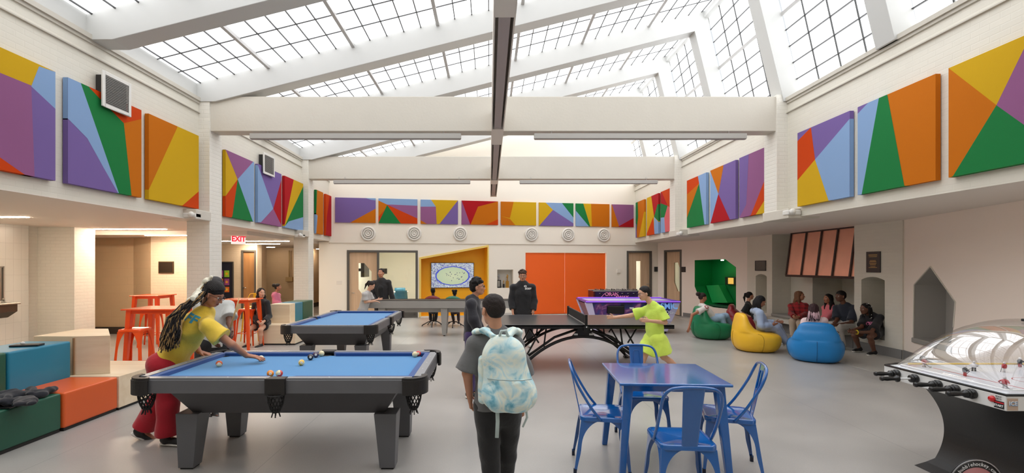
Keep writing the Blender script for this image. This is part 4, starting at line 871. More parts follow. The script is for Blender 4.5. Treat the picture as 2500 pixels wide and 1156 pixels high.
bench('bench_block', 'plywood upper bench block behind the seated girl', -4.80, -4.37, 10.60, 10.895, .421, .83, PLY, bev=.003)
bench('bench_block', 'teal blue upper bench block left of the far column', -4.80, -4.37, 10.905, 11.35, .0, .83, VB)
bench('bench_block', 'dark green upper bench block nearest the far column', -4.80, -4.37, 11.355, 12.0, .0, .83, VG_)
bench('bench_block', 'pale yellow lower bench block behind the far pool table', -4.36, -3.85, 10.905, 11.35, 0, .42, VYE)
bench('bench_block', 'dark green lower bench block below the far column', -4.36, -3.85, 11.355, 12.0, 0, .42, VG_)
# folder and badge on the blue block
p = fl(66, 846, .80); t = thing('folder', 'black folder with a white badge lying on the teal bench block', 'folder', (p[0], p[1], .801), .25)
MB().box(-.13,.13,-.06,.06,0,.02).build('folder_cover', mat('black cover', (28,28,32), .5), t, bevel=.004); MB().lathe([(0,.03),(.018,.02),(.02,.0),(.0,.0)], (-.05,.02,.02)).build('badge', TWh, t)
# ---------------------------------------------------------------- drinking fountain
SS = mat('stainless steel', (168,164,156), .28, .9); SSd = mat('dark steel', (96,88,78), .35, .8)
t = thing('drinking_fountain', 'stainless wall mounted drinking fountain at the left edge', 'drinking fountain', (-8.95, 8.6, .78))
MB().box(0,.30,-.28,.28,.06,.20).frust((.1,0,-.05),(.1,.2),(.15,0,.06),(.15,.28)).build('front_panel', SSd, t, bevel=.015)
MB().box(0,.33,-.30,.30,.19,.215).box(.02,.3,-.27,.27,.215,.222).build('basin', SS, t, bevel=.01)
MB().box(0,.012,-.33,.30,.26,.88).build('back_plate', SS, t, bevel=.004); MB().box(.012,.03,-.33,-.31,.26,.88).box(.012,.03,.28,.30,.26,.88).box(.012,.03,-.33,.3,.86,.88).build('back_plate_rim', SS, t, bevel=.004)
MB().tube([(.12,.2,.22),(.12,.2,.27),(.15,.17,.30),(.18,.13,.29)], .016, 8).lathe([(0,.0),(.035,0),(.03,.03),(0,.035)], (.12,.2,.215)).build('spout', SS, t)
# ---------------------------------------------------------------- copper hood
COP = mat('brushed copper', (250,186,160), .32, .55, vary=.10, vscale=2.2); HFm = mat('dark brown hood frame', (48,30,26), .45)
t = thing('fireplace_hood', 'copper panelled fireplace hood with dark frame above the white bench', 'hood', (7.42, 10.9, 1.43))
B = Vector(t.location); pts_b = [(7.42, y, 1.43) for y in (12.07,11.49,10.96,10.45,9.94,9.80)]; pts_t = [(7.56, y, 2.485) for y in (12.07,11.49,10.96,10.45,9.94,9.80)]
for i in range(5):
    a, b, c, d = [Vector(p)-B for p in (pts_b[i], pts_b[i+1], pts_t[i+1], pts_t[i])]
    MB().prism([a,b,c,d], (.02,0,.003)).build('copper_panel', COP, t)
for i in range(5): MB().tube([Vector(pts_b[i])-B, Vector(pts_t[i])-B], .032, 4).build('frame_bar', HFm, t)
MB().tube([Vector(pts_b[0])-B, Vector(pts_b[-1])-B], .036, 4).build('frame_bar', HFm, t); MB().tube([Vector(pts_t[0])-B, Vector(pts_t[-1])-B], .036, 4).build('frame_bar', HFm, t)
MB().prism([(0.02,12.05-B.y,0),(.02,9.81-B.y,0),(1.1,9.81-B.y,0),(1.1,11.73-B.y,0),(.44,11.73-B.y,0),(.42,12.05-B.y,0)], (0,0,.03)).build('hood_underside', HFm, t)
# ---------------------------------------------------------------- television in the yellow alcove
pl = BACK.shifted(-.5); a = pl.hit(1052,642); b = pl.hit(1157,703); um_, zm_ = (a[0]+b[0])/2, (a[1]+b[1])/2; hw_, hh_ = (b[0]-a[0])/2, (a[1]-b[1])/2
t = thing('television', 'wall television showing a crowd around an oval field, in the yellow alcove', 'television', pl.pt(um_, zm_-hh_), math.atan2(1.91,10.15))
MB().box(-hw_, hw_, -.01, .04, 0, 2*hh_).build('bezel', mat('black bezel', (20,20,22), .3), t, bevel=.004)
def screen_mat():
    m = bpy.data.materials.new('tv screen'); m.use_nodes = True; nt = m.node_tree; b_ = nt.nodes['Principled BSDF']; b_.inputs['Base Color'].default_value = (.01,.01,.01,1); b_.inputs['Roughness'].default_value = .2
    tc = nt.nodes.new('ShaderNodeTexCoord'); mp = nt.nodes.new('ShaderNodeMapping'); nt.links.new(tc.outputs['Object'], mp.inputs[0]); mp.inputs['Scale'].default_value = (1/(hw_*.80), 0, 1/(hh_*.76)); mp.inputs['Location'].default_value = (0,0,-hh_*.95/(hh_*.76))
    ln = nt.nodes.new('ShaderNodeVectorMath'); ln.operation = 'LENGTH'; nt.links.new(mp.outputs[0], ln.inputs[0])
    nz = nt.nodes.new('ShaderNodeTexVoronoi'); nz.inputs['Scale'].default_value = 34; nt.links.new(tc.outputs['Object'], nz.inputs['Vector'])
    n2 = nt.nodes.new('ShaderNodeTexNoise'); n2.inputs['Scale'].default_value = 9; n2.inputs['Detail'].default_value = 8; nt.links.new(tc.outputs['Object'], n2.inputs['Vector'])
    cr = nt.nodes.new('ShaderNodeValToRGB'); e = cr.color_ramp.elements; e[0].position = .0; e[0].color = rgb((208,214,176)); e[1].position = .88; e[1].color = rgb((190,204,170))
    for p_, c in ((.92,(70,80,200)),(.975,(70,80,200)),(1.0,(190,196,200))): q = e.new(p_); q.color = rgb(c)
    ad = nt.nodes.new('ShaderNodeMath'); ad.operation = 'MULTIPLY_ADD'; ad.inputs[1].default_value = .10; nt.links.new(n2.outputs['Fac'], ad.inputs[0]); nt.links.new(ln.outputs['Value'], ad.inputs[2])
    sb = nt.nodes.new('ShaderNodeMath'); sb.operation = 'SUBTRACT'; sb.inputs[1].default_value = .07; nt.links.new(ad.outputs[0], sb.inputs[0]); nt.links.new(sb.outputs[0], cr.inputs[0])
    c2 = nt.nodes.new('ShaderNodeValToRGB'); e = c2.color_ramp.elements; e[0].color = rgb((60,90,60)); e[1].color = rgb((226,230,240)); q = e.new(.35); q.color = rgb((150,150,200)); q = e.new(.5); q.color = rgb((180,190,190)); nt.links.new(nz.outputs['Color'], c2.inputs[0])
    gt = nt.nodes.new('ShaderNodeMath'); gt.operation = 'GREATER_THAN'; gt.inputs[1].default_value = .99; nt.links.new(sb.outputs[0], gt.inputs[0])
    mx = nt.nodes.new('ShaderNodeMix'); mx.data_type = 'RGBA'; nt.links.new(gt.outputs[0], mx.inputs['Factor']); nt.links.new(cr.outputs[0], mx.inputs['A']); nt.links.new(c2.outputs[0], mx.inputs['B'])
    nt.links.new(mx.outputs['Result'], b_.inputs['Emission Color']); b_.inputs['Emission Strength'].default_value = .62; return m
MB().box(-hw_+.015, hw_-.015, -.013, -.009, .015, 2*hh_-.015).build('screen', screen_mat(), t)
mb = MB(); rr = random.Random(3)
for i in range(26):
    x = (rr.random()-.5)*hw_*.9+.1; z = hh_*(.9+(rr.random()-.5)*.7); mb.box(x-.012*rr.random()-.006, x+.008, -.0145, -.0135, z-.012, z+.014)
mb.build('screen_players', mat('screen dark blots', (60,60,110), .4, emit=.3), t)
# trophies
TG = mat('trophy black', (30,28,30), .3); TGo = mat('trophy gold', (190,140,60), .3, .6); TSi = mat('trophy silver', (160,160,165), .3, .7)
def trophy(px, h, m, lab, k):
    u, z = BACK.hit(px, 703); p = BACK.pt(u, tn[0][1]+.0, -.15); o = thing('trophy', lab, 'trophy', p, 0, 'trophies in the wall niche'); s = h/.4
    if k: MB().box(-.07*s,.07*s,-.05*s,.05*s,0,.03*s).build('base', TG, o); MB().cyl((-.045*s,0,.03*s),(-.045*s,0,.2*s),.014*s,n=10).cyl((.045*s,0,.03*s),(.045*s,0,.2*s),.014*s,n=10).box(-.06*s,.06*s,-.03*s,.03*s,.2*s,.22*s).build('columns', m, o)
    else: MB().box(-.045*s,.045*s,-.04*s,.04*s,0,.2*s).build('base', m, o)
    MB().lathe([(.02*s,.2*s),(.012*s,.26*s),(.02*s,.29*s),(.026*s,.33*s),(.012*s,.345*s),(.02*s,.37*s),(.0,.4*s)], n=12).build('figure', TSi if k else TGo, o); MB().tube([(-.04*s,0,.32*s),(0,0,.30*s),(.03*s,0,.36*s)], .007*s, 6).build('figure_arms', TSi if k else TGo, o)
trophy(1220, .48, TG, 'tall two-columned black trophy on the left of the wall niche', 1); trophy(1232, .26, TG, 'small dark trophy between the two tall ones', 0); trophy(1241, .46, TGo, 'golden brown trophy at the right of the wall niche', 0)
# ---------------------------------------------------------------- room behind: table, blue chairs, wall screen
WT = mat('white table', (232,234,230), .4); CBl = mat('teal chair shell', (70,140,170), .4); CH = mat('chrome leg', (170,170,175), .3, .9)
t = thing('white_table', 'white table in the room behind the glass', 'table', (-3.55, 17.4, 0)); MB().box(-.6,.6,-.35,.35,.72,.75).build('table_top', WT, t, bevel=.01); MB().cyl((-.3,0,0),(-.3,0,.72),.03,n=10).cyl((.3,0,0),(.3,0,.72),.03,n=10).build('leg', CH, t)
def shell_chair(lab, loc, rz):
    t = thing('shell_chair', lab, 'chair', loc, rz, 'teal chairs behind the glass'); mb = MB(); vs = []
    for i in range(7):
        f = i/6; z = .46+.38*f; y = .18+.06*f
        for k in range(5): x = (-.22+.11*k)*(1-.12*f); vs.append((x, y-.05*abs(k-2)*.5, z))
    mb.add(vs, [(i*5+k, i*5+k+1, (i+1)*5+k+1, (i+1)*5+k) for i in range(6) for k in range(4)], 0, True); o = mb.build('backrest', CBl, t, fix=False); o.modifiers.new('s','SOLIDIFY').thickness = .012
    MB().box(-.22,.22,-.2,.2,.44,.46).build('seat', CBl, t, bevel=.01)
    for sx in (-1,1):
        for sy in (-1,1): MB().cyl((sx*.18,sy*.16,.44),(sx*.22,sy*.22,0),.011,n=8).build('leg', CH, t)
    return t
s1_ = shell_chair('teal shell chair nearer the glass edge of the window', (-2.98,16.6,0), PI); dup(s1_, (-3.35,18.2,0), .2, 'teal shell chair behind the white table', 'teal chairs behind the glass')
u, z = BACK.hit(893, 662); p = at(893, 663, 16.8); t = thing('wall_screen', 'black wall screen seen through the pane of the wooden door', 'screen', (p[0]-.05, 16.9, p[2]-.2)); MB().box(-.06,.06,-.35,.35,0,.5).build('bezel', TG, t, bevel=.01); MB().box(-.2,-.06,-.1,.1,.2,.3).build('wall_arm', TG, t)
t = thing('room_sign', 'small black sign on the far wall seen beside the standing woman', 'sign', tuple(at(939, 669, 20.38))); MB().box(-.1,.1,0,.02,0,.22).build('plate', PD, t)
# ---------------------------------------------------------------- swivel chairs
def swivel(lab, loc, rz, col):
    t = thing('swivel_chair', lab, 'chair', loc, rz, 'swivel shell chairs in front of the television'); m = mat('shell '+lab[:8], col, .4)
    mb = MB(); vs = []
    for i in range(7):
        f = i/6
        for k in range(9): a = PI*(.08+.84*k/8); r = .27+.02*f; vs.append((r*math.cos(a), .02+r*math.sin(a)*.8, .46+.40*f*(math.sin(a)**.6)))
    mb.add(vs, [(i*9+k, i*9+k+1, (i+1)*9+k+1, (i+1)*9+k) for i in range(6) for k in range(8)], 0, True); o = mb.build('backrest', m, t, fix=False); o.modifiers.new('s','SOLIDIFY').thickness = .02
    MB().lathe([(0,.42),(.2,.43),(.26,.46),(.2,.47),(0,.465)], n=24).build('seat', m, t); MB().cyl((0,0,.12),(0,0,.43),.022,n=12).build('post', TK, t)
    for k in range(5): a = 2*PI*k/5+.3; MB().tube([(0,0,.15),(.14*math.cos(a),.14*math.sin(a),.12),(.31*math.cos(a),.31*math.sin(a),.03),(.32*math.cos(a),.32*math.sin(a),0)], .013, 6).build('star_leg', TK, t)
    return t
swivel('maroon swivel shell chair in front of the yellow alcove', (-1.55,13.45,0), PI, (130,44,50)); swivel('green swivel shell chair in front of the yellow alcove', (-.98,13.3,0), PI, (64,124,96))
# ---------------------------------------------------------------- air hockey table
AH = mat('air hockey space graphic', (30,28,74), .3); AHp = mat('violet edge light', (150,90,235), .4, emit=.9); AHw = mat('pale lilac corner', (214,206,240), .35); AHr = mat('magenta side', (110,30,60), .35)
def galaxy():
    m = MATS['air hockey space graphic']; nt = m.node_tree; b_ = nt.nodes['Principled BSDF']; tc = nt.nodes.new('ShaderNodeTexCoord'); n = nt.nodes.new('ShaderNodeTexNoise'); n.inputs['Scale'].default_value = 2.6; n.inputs['Detail'].default_value = 9; n.inputs['Distortion'].default_value = 1.2; nt.links.new(tc.outputs['Object'], n.inputs['Vector'])
    cr = nt.nodes.new('ShaderNodeValToRGB'); e = cr.color_ramp.elements; e[0].position = .35; e[0].color = rgb((22,22,60)); e[1].position = .75; e[1].color = rgb((230,170,220))
    for p_, c in ((.5,(44,50,130)),(.6,(110,50,120))): q = e.new(p_); q.color = rgb(c)
    nt.links.new(n.outputs['Fac'], cr.inputs[0]); nt.links.new(cr.outputs[0], b_.inputs['Base Color'])
galaxy()
t = thing('air_hockey_table', 'air hockey table with purple glowing edges and space graphics', 'air hockey table', (3.50,12.4,0)); L, W_, zt = 1.12, .62, .82
MB().frust((0,0,.34), (L-.16, W_-.10), (0,0,zt-.06), (L-.02, W_-.02)).build('cabinet', AH, t)
for sx in (-1,1):
    for sy in (-1,1): MB().frust((sx*(L-.20), sy*(W_-.13), .30), (.065,.05), (sx*(L-.05), sy*(W_-.05), zt-.05), (.085,.06)).build('corner_post', AHw, t, bevel=.01)
    MB().frust((sx*(L-.165),0,.36), (.01, W_-.2), (sx*(L-.01),0,zt-.08), (.01, W_-.12)).build('end_panel', AHr, t)
mb = MB(); mb.box(-L-.03,L+.03,-W_-.03,-W_+.05,zt-.05,zt).box(-L-.03,L+.03,W_-.05,W_+.03,zt-.05,zt).box(-L-.03,-L+.05,-W_,W_,zt-.05,zt).box(L-.05,L+.03,-W_,W_,zt-.05,zt); mb.build('rim', mat('purple rim', (96,60,170), .3), t, bevel=.01)
MB().box(-L-.032,L+.032,-W_-.034,-W_-.028,zt-.028,zt-.012).box(-L,L,W_-.052,W_-.046,zt+.0,zt+.012).build('edge_light', AHp, t)
MB().box(-L+.05,L-.05,-W_+.05,W_-.05,zt-.05,zt-.02).build('playing_surface', mat('white play surface', (220,216,236), .2), t)
MB().box(-.62,-.20,-W_-.012,-W_+.1,.50,.70).build('equipment_box', TK, t, bevel=.02); MB().box(-.07,.03,-W_-.005,-W_+.1,.62,.66).build('control_plate', TWh, t)
for sx in (-1,1):
    for sy in (-1,1): MB().frust((sx*(L-.26),sy*(W_-.2),.05),(.05,.05),(sx*(L-.24),sy*(W_-.18),.36),(.11,.09)).build('leg', AHw, t, bevel=.01); MB().cyl((sx*(L-.26),sy*(W_-.2),0),(sx*(L-.26),sy*(W_-.2),.05),.03,n=10).build('leg_foot', TK, t)
CT = mat('pale blue lettering', (120,170,230), .4, emit=.2)
fx = lambda px: (px-VX)*11.80/F-3.50
text('COSMIC', .20, (fx(1618), -W_-.015, .685), math.radians(90-12), 0, CT, t, sx=.95, bold=.006); text('THUNDER', .11, (fx(1620), -W_+.035, .535), math.radians(90-12), 0, mat('white lettering', (220,220,235), .4), t, sx=1.1, bold=.004)
# ---------------------------------------------------------------- foosball table
t = thing('foosball_table', 'dark foosball table with pink outline lettering behind the air hockey table', 'foosball table', (3.85,14.7,0))
FB = mat('dark violet cabinet', (48,30,74), .35); FR = mat('maroon end', (84,22,24), .4)
MB().box(-.72,.72,-.38,-.34,.55,.92).box(-.72,.72,.34,.38,.55,.92).box(-.7,.7,-.36,.36,.55,.60).build('cabinet', FB, t, bevel=.006); MB().box(-.76,-.70,-.38,.38,.5,.92).box(.70,.76,-.38,.38,.5,.92).build('end_panel', FR, t, bevel=.006)
MB().box(-.76,.76,-.385,-.33,.92,.935).box(-.76,.76,.33,.385,.92,.935).build('top_trim', mat('pale trim', (206,200,190), .4), t)
for x in (-.62,.62):
    for y in (-.3,.3): MB().frust((x,y,0),(.04,.04),(x,y,.55),(.06,.06)).build('leg', TK, t)
for i in range(8):
    x = -.58+.166*i; mb = MB(); mb.cyl((x,-.60 if i % 2 else -.46,.86),(x,.60 if i % 2 else .46,.86),.009,n=8); mb.build('rod', CH, t)
    mb = MB(); mb.cyl((x,-.62,.86),(x,-.50,.86),.018,n=8).cyl((x,.5,.86),(x,.62,.86),.018,n=8)
    mb.build('handle', TK, t)
    mb = MB()
    for y in (-.18,0,.18): mb.box(x-.012,x+.012,y-.014,y+.014,.80,.95).ball((x,y,.965),.014)
    mb.build('player_figures', TK if i % 2 else mat('figure grey', (120,112,108), .5), t)
NP = mat('pink outline lettering', (226,130,176), .4, emit=.35)
def outline(s, size, loc, m, parent):
    for dx, dz in ((0,0),): text(s, size, (loc[0]+dx, loc[1], loc[2]+dz), PI/2, 0, m, parent, bold=.004); text(s, size, (loc[0], loc[1]-.003, loc[2]), PI/2, 0, FB, parent, bold=-.004)
outline('ORAN', .14, (-.22,-.392,.83), NP, t); outline('AWAY', .13, (.08,-.392,.735), NP, t)
MB().tube([(-.55,-.385,.60),(-.53,-.385,.74),(-.44,-.385,.84),(-.30,-.385,.87)], .005, 5).build('pink_arc', NP, t)
# ---------------------------------------------------------------- dome hockey table
HKW = mat('white laminate', (226,226,224), .25); HKB = mat('black cabinet', (20,19,20), .4, bump=.05, bscale=80); HH = mat('black handle', (22,22,23), .3); ICE = mat('ice surface', (228,232,240), .15, vary=.03, vscale=7)
t = thing('dome_hockey_table', 'dome hockey table with clear dome, white deck and black curved cabinet', 'dome hockey table', (3.39,3.17,0)); X0 = 3.39; Y0 = 3.17
# deck outline (x,y) in table space: long end side at x=0 with cut corners
c_ = .14; DL, DW_ = 1.5, 1.00
deck = [(0,0),(0,DW_-.02),(c_,DW_+.04),(DL-c_,DW_+.04),(DL,DW_-.1),(DL,.1),(DL-c_,0)]
mb = MB(); mb.prism([(x,y,.715) for x, y in deck], (0,0,.10)); mb.build('deck', HKW, t, bevel=.006)
mb = MB(); mb.tube([(x*.995+.004,y*.99+.004,.820) for x, y in deck], .009, 6, closed=True); mb.build('deck_edging', HH, t)
ins = [(.05,.06),(.05,DW_-.06),(c_+.02,DW_-.0),(DL-c_,DW_-.0),(DL-.05,DW_-.14),(DL-.05,.14),(DL-c_,.05),(.06,.05)]
MB().prism([(x,y,.815) for x, y in ins], (0,0,.006)).build('ice_sheet', ICE, t)
pf = [(.16,.726),(.22,.69)]+[(.42-.17*((z-.30)/.36)**2, z) for z in np.linspace(.64, .06, 40)]+[(.27,.03),(.17,0),(1.3,0),(1.3,.726)]
mb = MB(); mb.prism([(x,.03,z) for x, z in pf], (0,.85,0)); mb.build('cabinet', HKB, t)
MB().box(.62,.95,.012,.03,.28,.60).build('coin_door', mat('black door', (26,25,26), .3), t, bevel=.01)
MB().prism([(.50,.03,.62),(.60,.03,.62),(.56,.03,.50)], (0,-.02,0)).build('cabinet_fin', HH, t)
for k, (x, z) in enumerate(((.58,.37),(.74,.30))): MB().lathe([(0,0),(.006,0),(.006,-.006),(0,-.008)], (x,.0,z), 'Y', 8).build('screw', CH, t)
# dome
mb = MB(); vs = []; fs = []; nx, ny = 28, 22; ex0, ex1, ey0, ey1 = .10, DL-.06, .07, DW_-.02
for i in range(nx+1):
    th = PI*(i/nx); cx = (ex0+ex1)/2; rx = (ex1-ex0)/2
    for j in range(ny+1):
        ph = PI*j/ny; u_ = -math.cos(th); v_ = -math.cos(ph)
        h = (max(0, 1-abs(u_)**2.3)**.62)*(max(0, 1-abs(v_)**2.6)**.5)
        vs.append((cx+rx*u_, (ey0+ey1)/2+(ey1-ey0)/2*v_, .822+.44*h))
for i in range(nx):
    for j in range(ny): fs.append((i*(ny+1)+j, i*(ny+1)+j+1, (i+1)*(ny+1)+j+1, (i+1)*(ny+1)+j))
mb.add(vs, fs, 0, True); mb.build('dome', glass_mat('clear dome', (.97,.97,.97), .10, .02, .33), t, fix=False)
MB().box(.60,.90,.36,.46,1.255,1.275).build('dome_vent', HH, t, bevel=.005)
MB().tube([(x*.94+.04,y*.94+.03,.835) for x, y in ins], .006, 5, closed=True).build('rink_board', mat('rink board white', (236,236,236), .3), t); MB().tube([(.14,DW_-.10,.845),(DL-.2,DW_-.10,.845)], .008, 5).build('yellow_kick_strip', mat('yellow strip', (226,190,90), .4), t)
mb = MB(); mb.lathe([(.10,.8215),(.103,.8222),(.106,.8215)], (.62,.40,0), n=32); mb.box(.30,.31,-.05,.85,.8212,.8218).build('rink_marks', mat('red ice line', (190,60,70), .4), t)
PRd = mat('figure red', (176,40,50), .4); PWh = mat('figure white', (214,210,210), .4); PBk = mat('figure black', (40,38,42), .4)
for k, (px, py) in enumerate(((2256,893),(2356,915),(2378,903),(2452,905),(2453,945),(2490,893))):
    p = fl(px, py+3, .825); fo = thing('hockey_player', ['red and white hockey player figure at the far left of the ice', 'dark helmeted hockey player figure left of centre ice', 'white hockey player figure right behind the dark helmeted one', 'red and white hockey player figure near centre ice', 'red hockey player figure nearest the deck corner', 'dark hockey player figure at the right edge of the photo'][k], 'figurine', (p[0],p[1],.822), k*1.3, 'hockey figures under the dome')
    m1, m2 = (PRd, PWh) if k in (0,3,4) else (PWh, PBk) if k in (2,) else (PBk, PRd)
    MB().cyl((-.008,0,0),(-.006,0,.03),.006,n=8).cyl((.010,0,0),(.007,0,.03),.006,n=8).build('figure_legs', m2, fo); MB().lathe([(0,.028),(.014,.03),(.017,.05),(.012,.062),(0,.064)], n=12).tube([(-.014,0,.056),(-.028,-.012,.042)], .005, 6).tube([(.014,0,.056),(.026,-.014,.04)], .005, 6).build('figure_torso', m1, fo)
    MB().ball((0,0,.072), .0095).build('figure_head', PWh, fo); MB().tube([(-.028,-.012,.042),(.03,-.02,.004),(.045,-.02,.004)], .0022, 5).build('hockey_stick', PBk, fo)
# handles on the end of the deck
for k, (px, py, out) in enumerate(((2192,917,.055),(2237,921,.146),(2293,941,.05),(2336,952,.057),(2377,962,.05))):
    y = (X0-0.0)/((px-VX)/F)-Y0 if False else None
    # rod passes the deck face at depth y (table space)
    Yr = (X0)*F/(px-VX); z = .775; yy = Yr-Y0
    h = MB().cyl((.02,yy,z),(-out,yy,z),.0075,n=10).build('rod', CH if k != 1 else TWh, t)
    MB().lathe([(0,-.004),(.034,-.004),(.036,-.02),(.022,-.024),(.022,-.03),(.030,-.032),(.030,-.045),(.018,-.05),(.0,-.05)], (0,yy,z), 'X', 20).build('rod_bushing', HH, h)
    MB().lathe([(0,-out+.0),(.026,-out),(.027,-out-.012),(.014,-out-.02),(.015,-out-.05),(.018,-out-.09),(.015,-out-.115),(.019,-out-.125),(.016,-out-.135),(0,-out-.137)], (0,yy,z), 'X', 18).build('handle_grip', HH, h)
Yb = X0*F/(2423-VX); MB().lathe([(0,-.016),(.018,-.014),(.022,0),(0,0)], (0,Yb-Y0,.775), 'X', 20).build('red_button', mat('red button', (206,26,32), .2, coat=.5), t)
# stickers on the deck face
LRED = mat('label red', (200,30,40), .4); LBK = mat('label black', (24,22,24), .4); LW = mat('label white', (240,240,240), .4)
o = MB().box(-.002,.001,.012,.075,.724,.772).build('start_label', LBK, t); MB().box(-.003,-.001,.012,.075,.757,.766).build('start_label_stripe', LRED, t)
text('START', .020, (-.004,.044,.741), PI/2, -PI/2, LW, t, ext=.0005, bold=.0006); text('BOOT', .014, (-.004,.044,.800), PI/2, -PI/2, LBK, t, ext=.0005); text('EJECT', .014, (-.004,.044,.785), PI/2, -PI/2, LBK, t, ext=.0005)
ang = 0; M_ = Matrix.Translation((0.0,0,0)) @ Matrix.Rotation(ang, 4, 'Z')
mb = MB(); mb.box(.006,.075,-.003,-.001,.722,.80); mb.xf(M_).build('ice_label', mat('label tan', (196,170,150), .4), t)
tx = text('ICE', .038, M_ @ Vector((.042,-.005,.765)), PI/2, ang, mat('ice letter blue', (110,160,210), .3), t, ext=.001, bold=.0015); text('ICE', .038, M_ @ Vector((.040,-.006,.768)), PI/2, ang, LW, t, ext=.001)
# round sticker on the cabinet side
sc_ = at(2383, 1192, 3.20); cx, cz = sc_[0]-X0, sc_[2]
MB().lathe([(0,-.002),(.195,-.002),(.195,.0),(0,0)], (cx,.030,cz), 'Y', 48).build('round_logo', LBK, t); MB().lathe([(.180,-.004),(.188,-.004),(.188,-.0),(.180,0)], (cx,.030,cz), 'Y', 48).build('logo_ring', CH, t); MB().lathe([(0,-.004),(.135,-.004),(.135,0),(0,0)], (cx,.030,cz), 'Y', 48).build('logo_centre', mat('logo rose', (170,110,110), .4), t)
s = 'bubblehockey.com'
for i, chh in enumerate(s):
    a = PI/2+(7.0-i)*.115; r = .158; text(chh, .034, (cx+r*math.cos(a), .024, cz+r*math.sin(a)), PI/2, 0, LW, t, ext=.0006, ry=0).rotation_euler = (PI/2, -(a-PI/2), 0)
text('SUPER', .085, (cx,.022,cz+.035), PI/2, 0, LW, t, ext=.001, bold=.004)
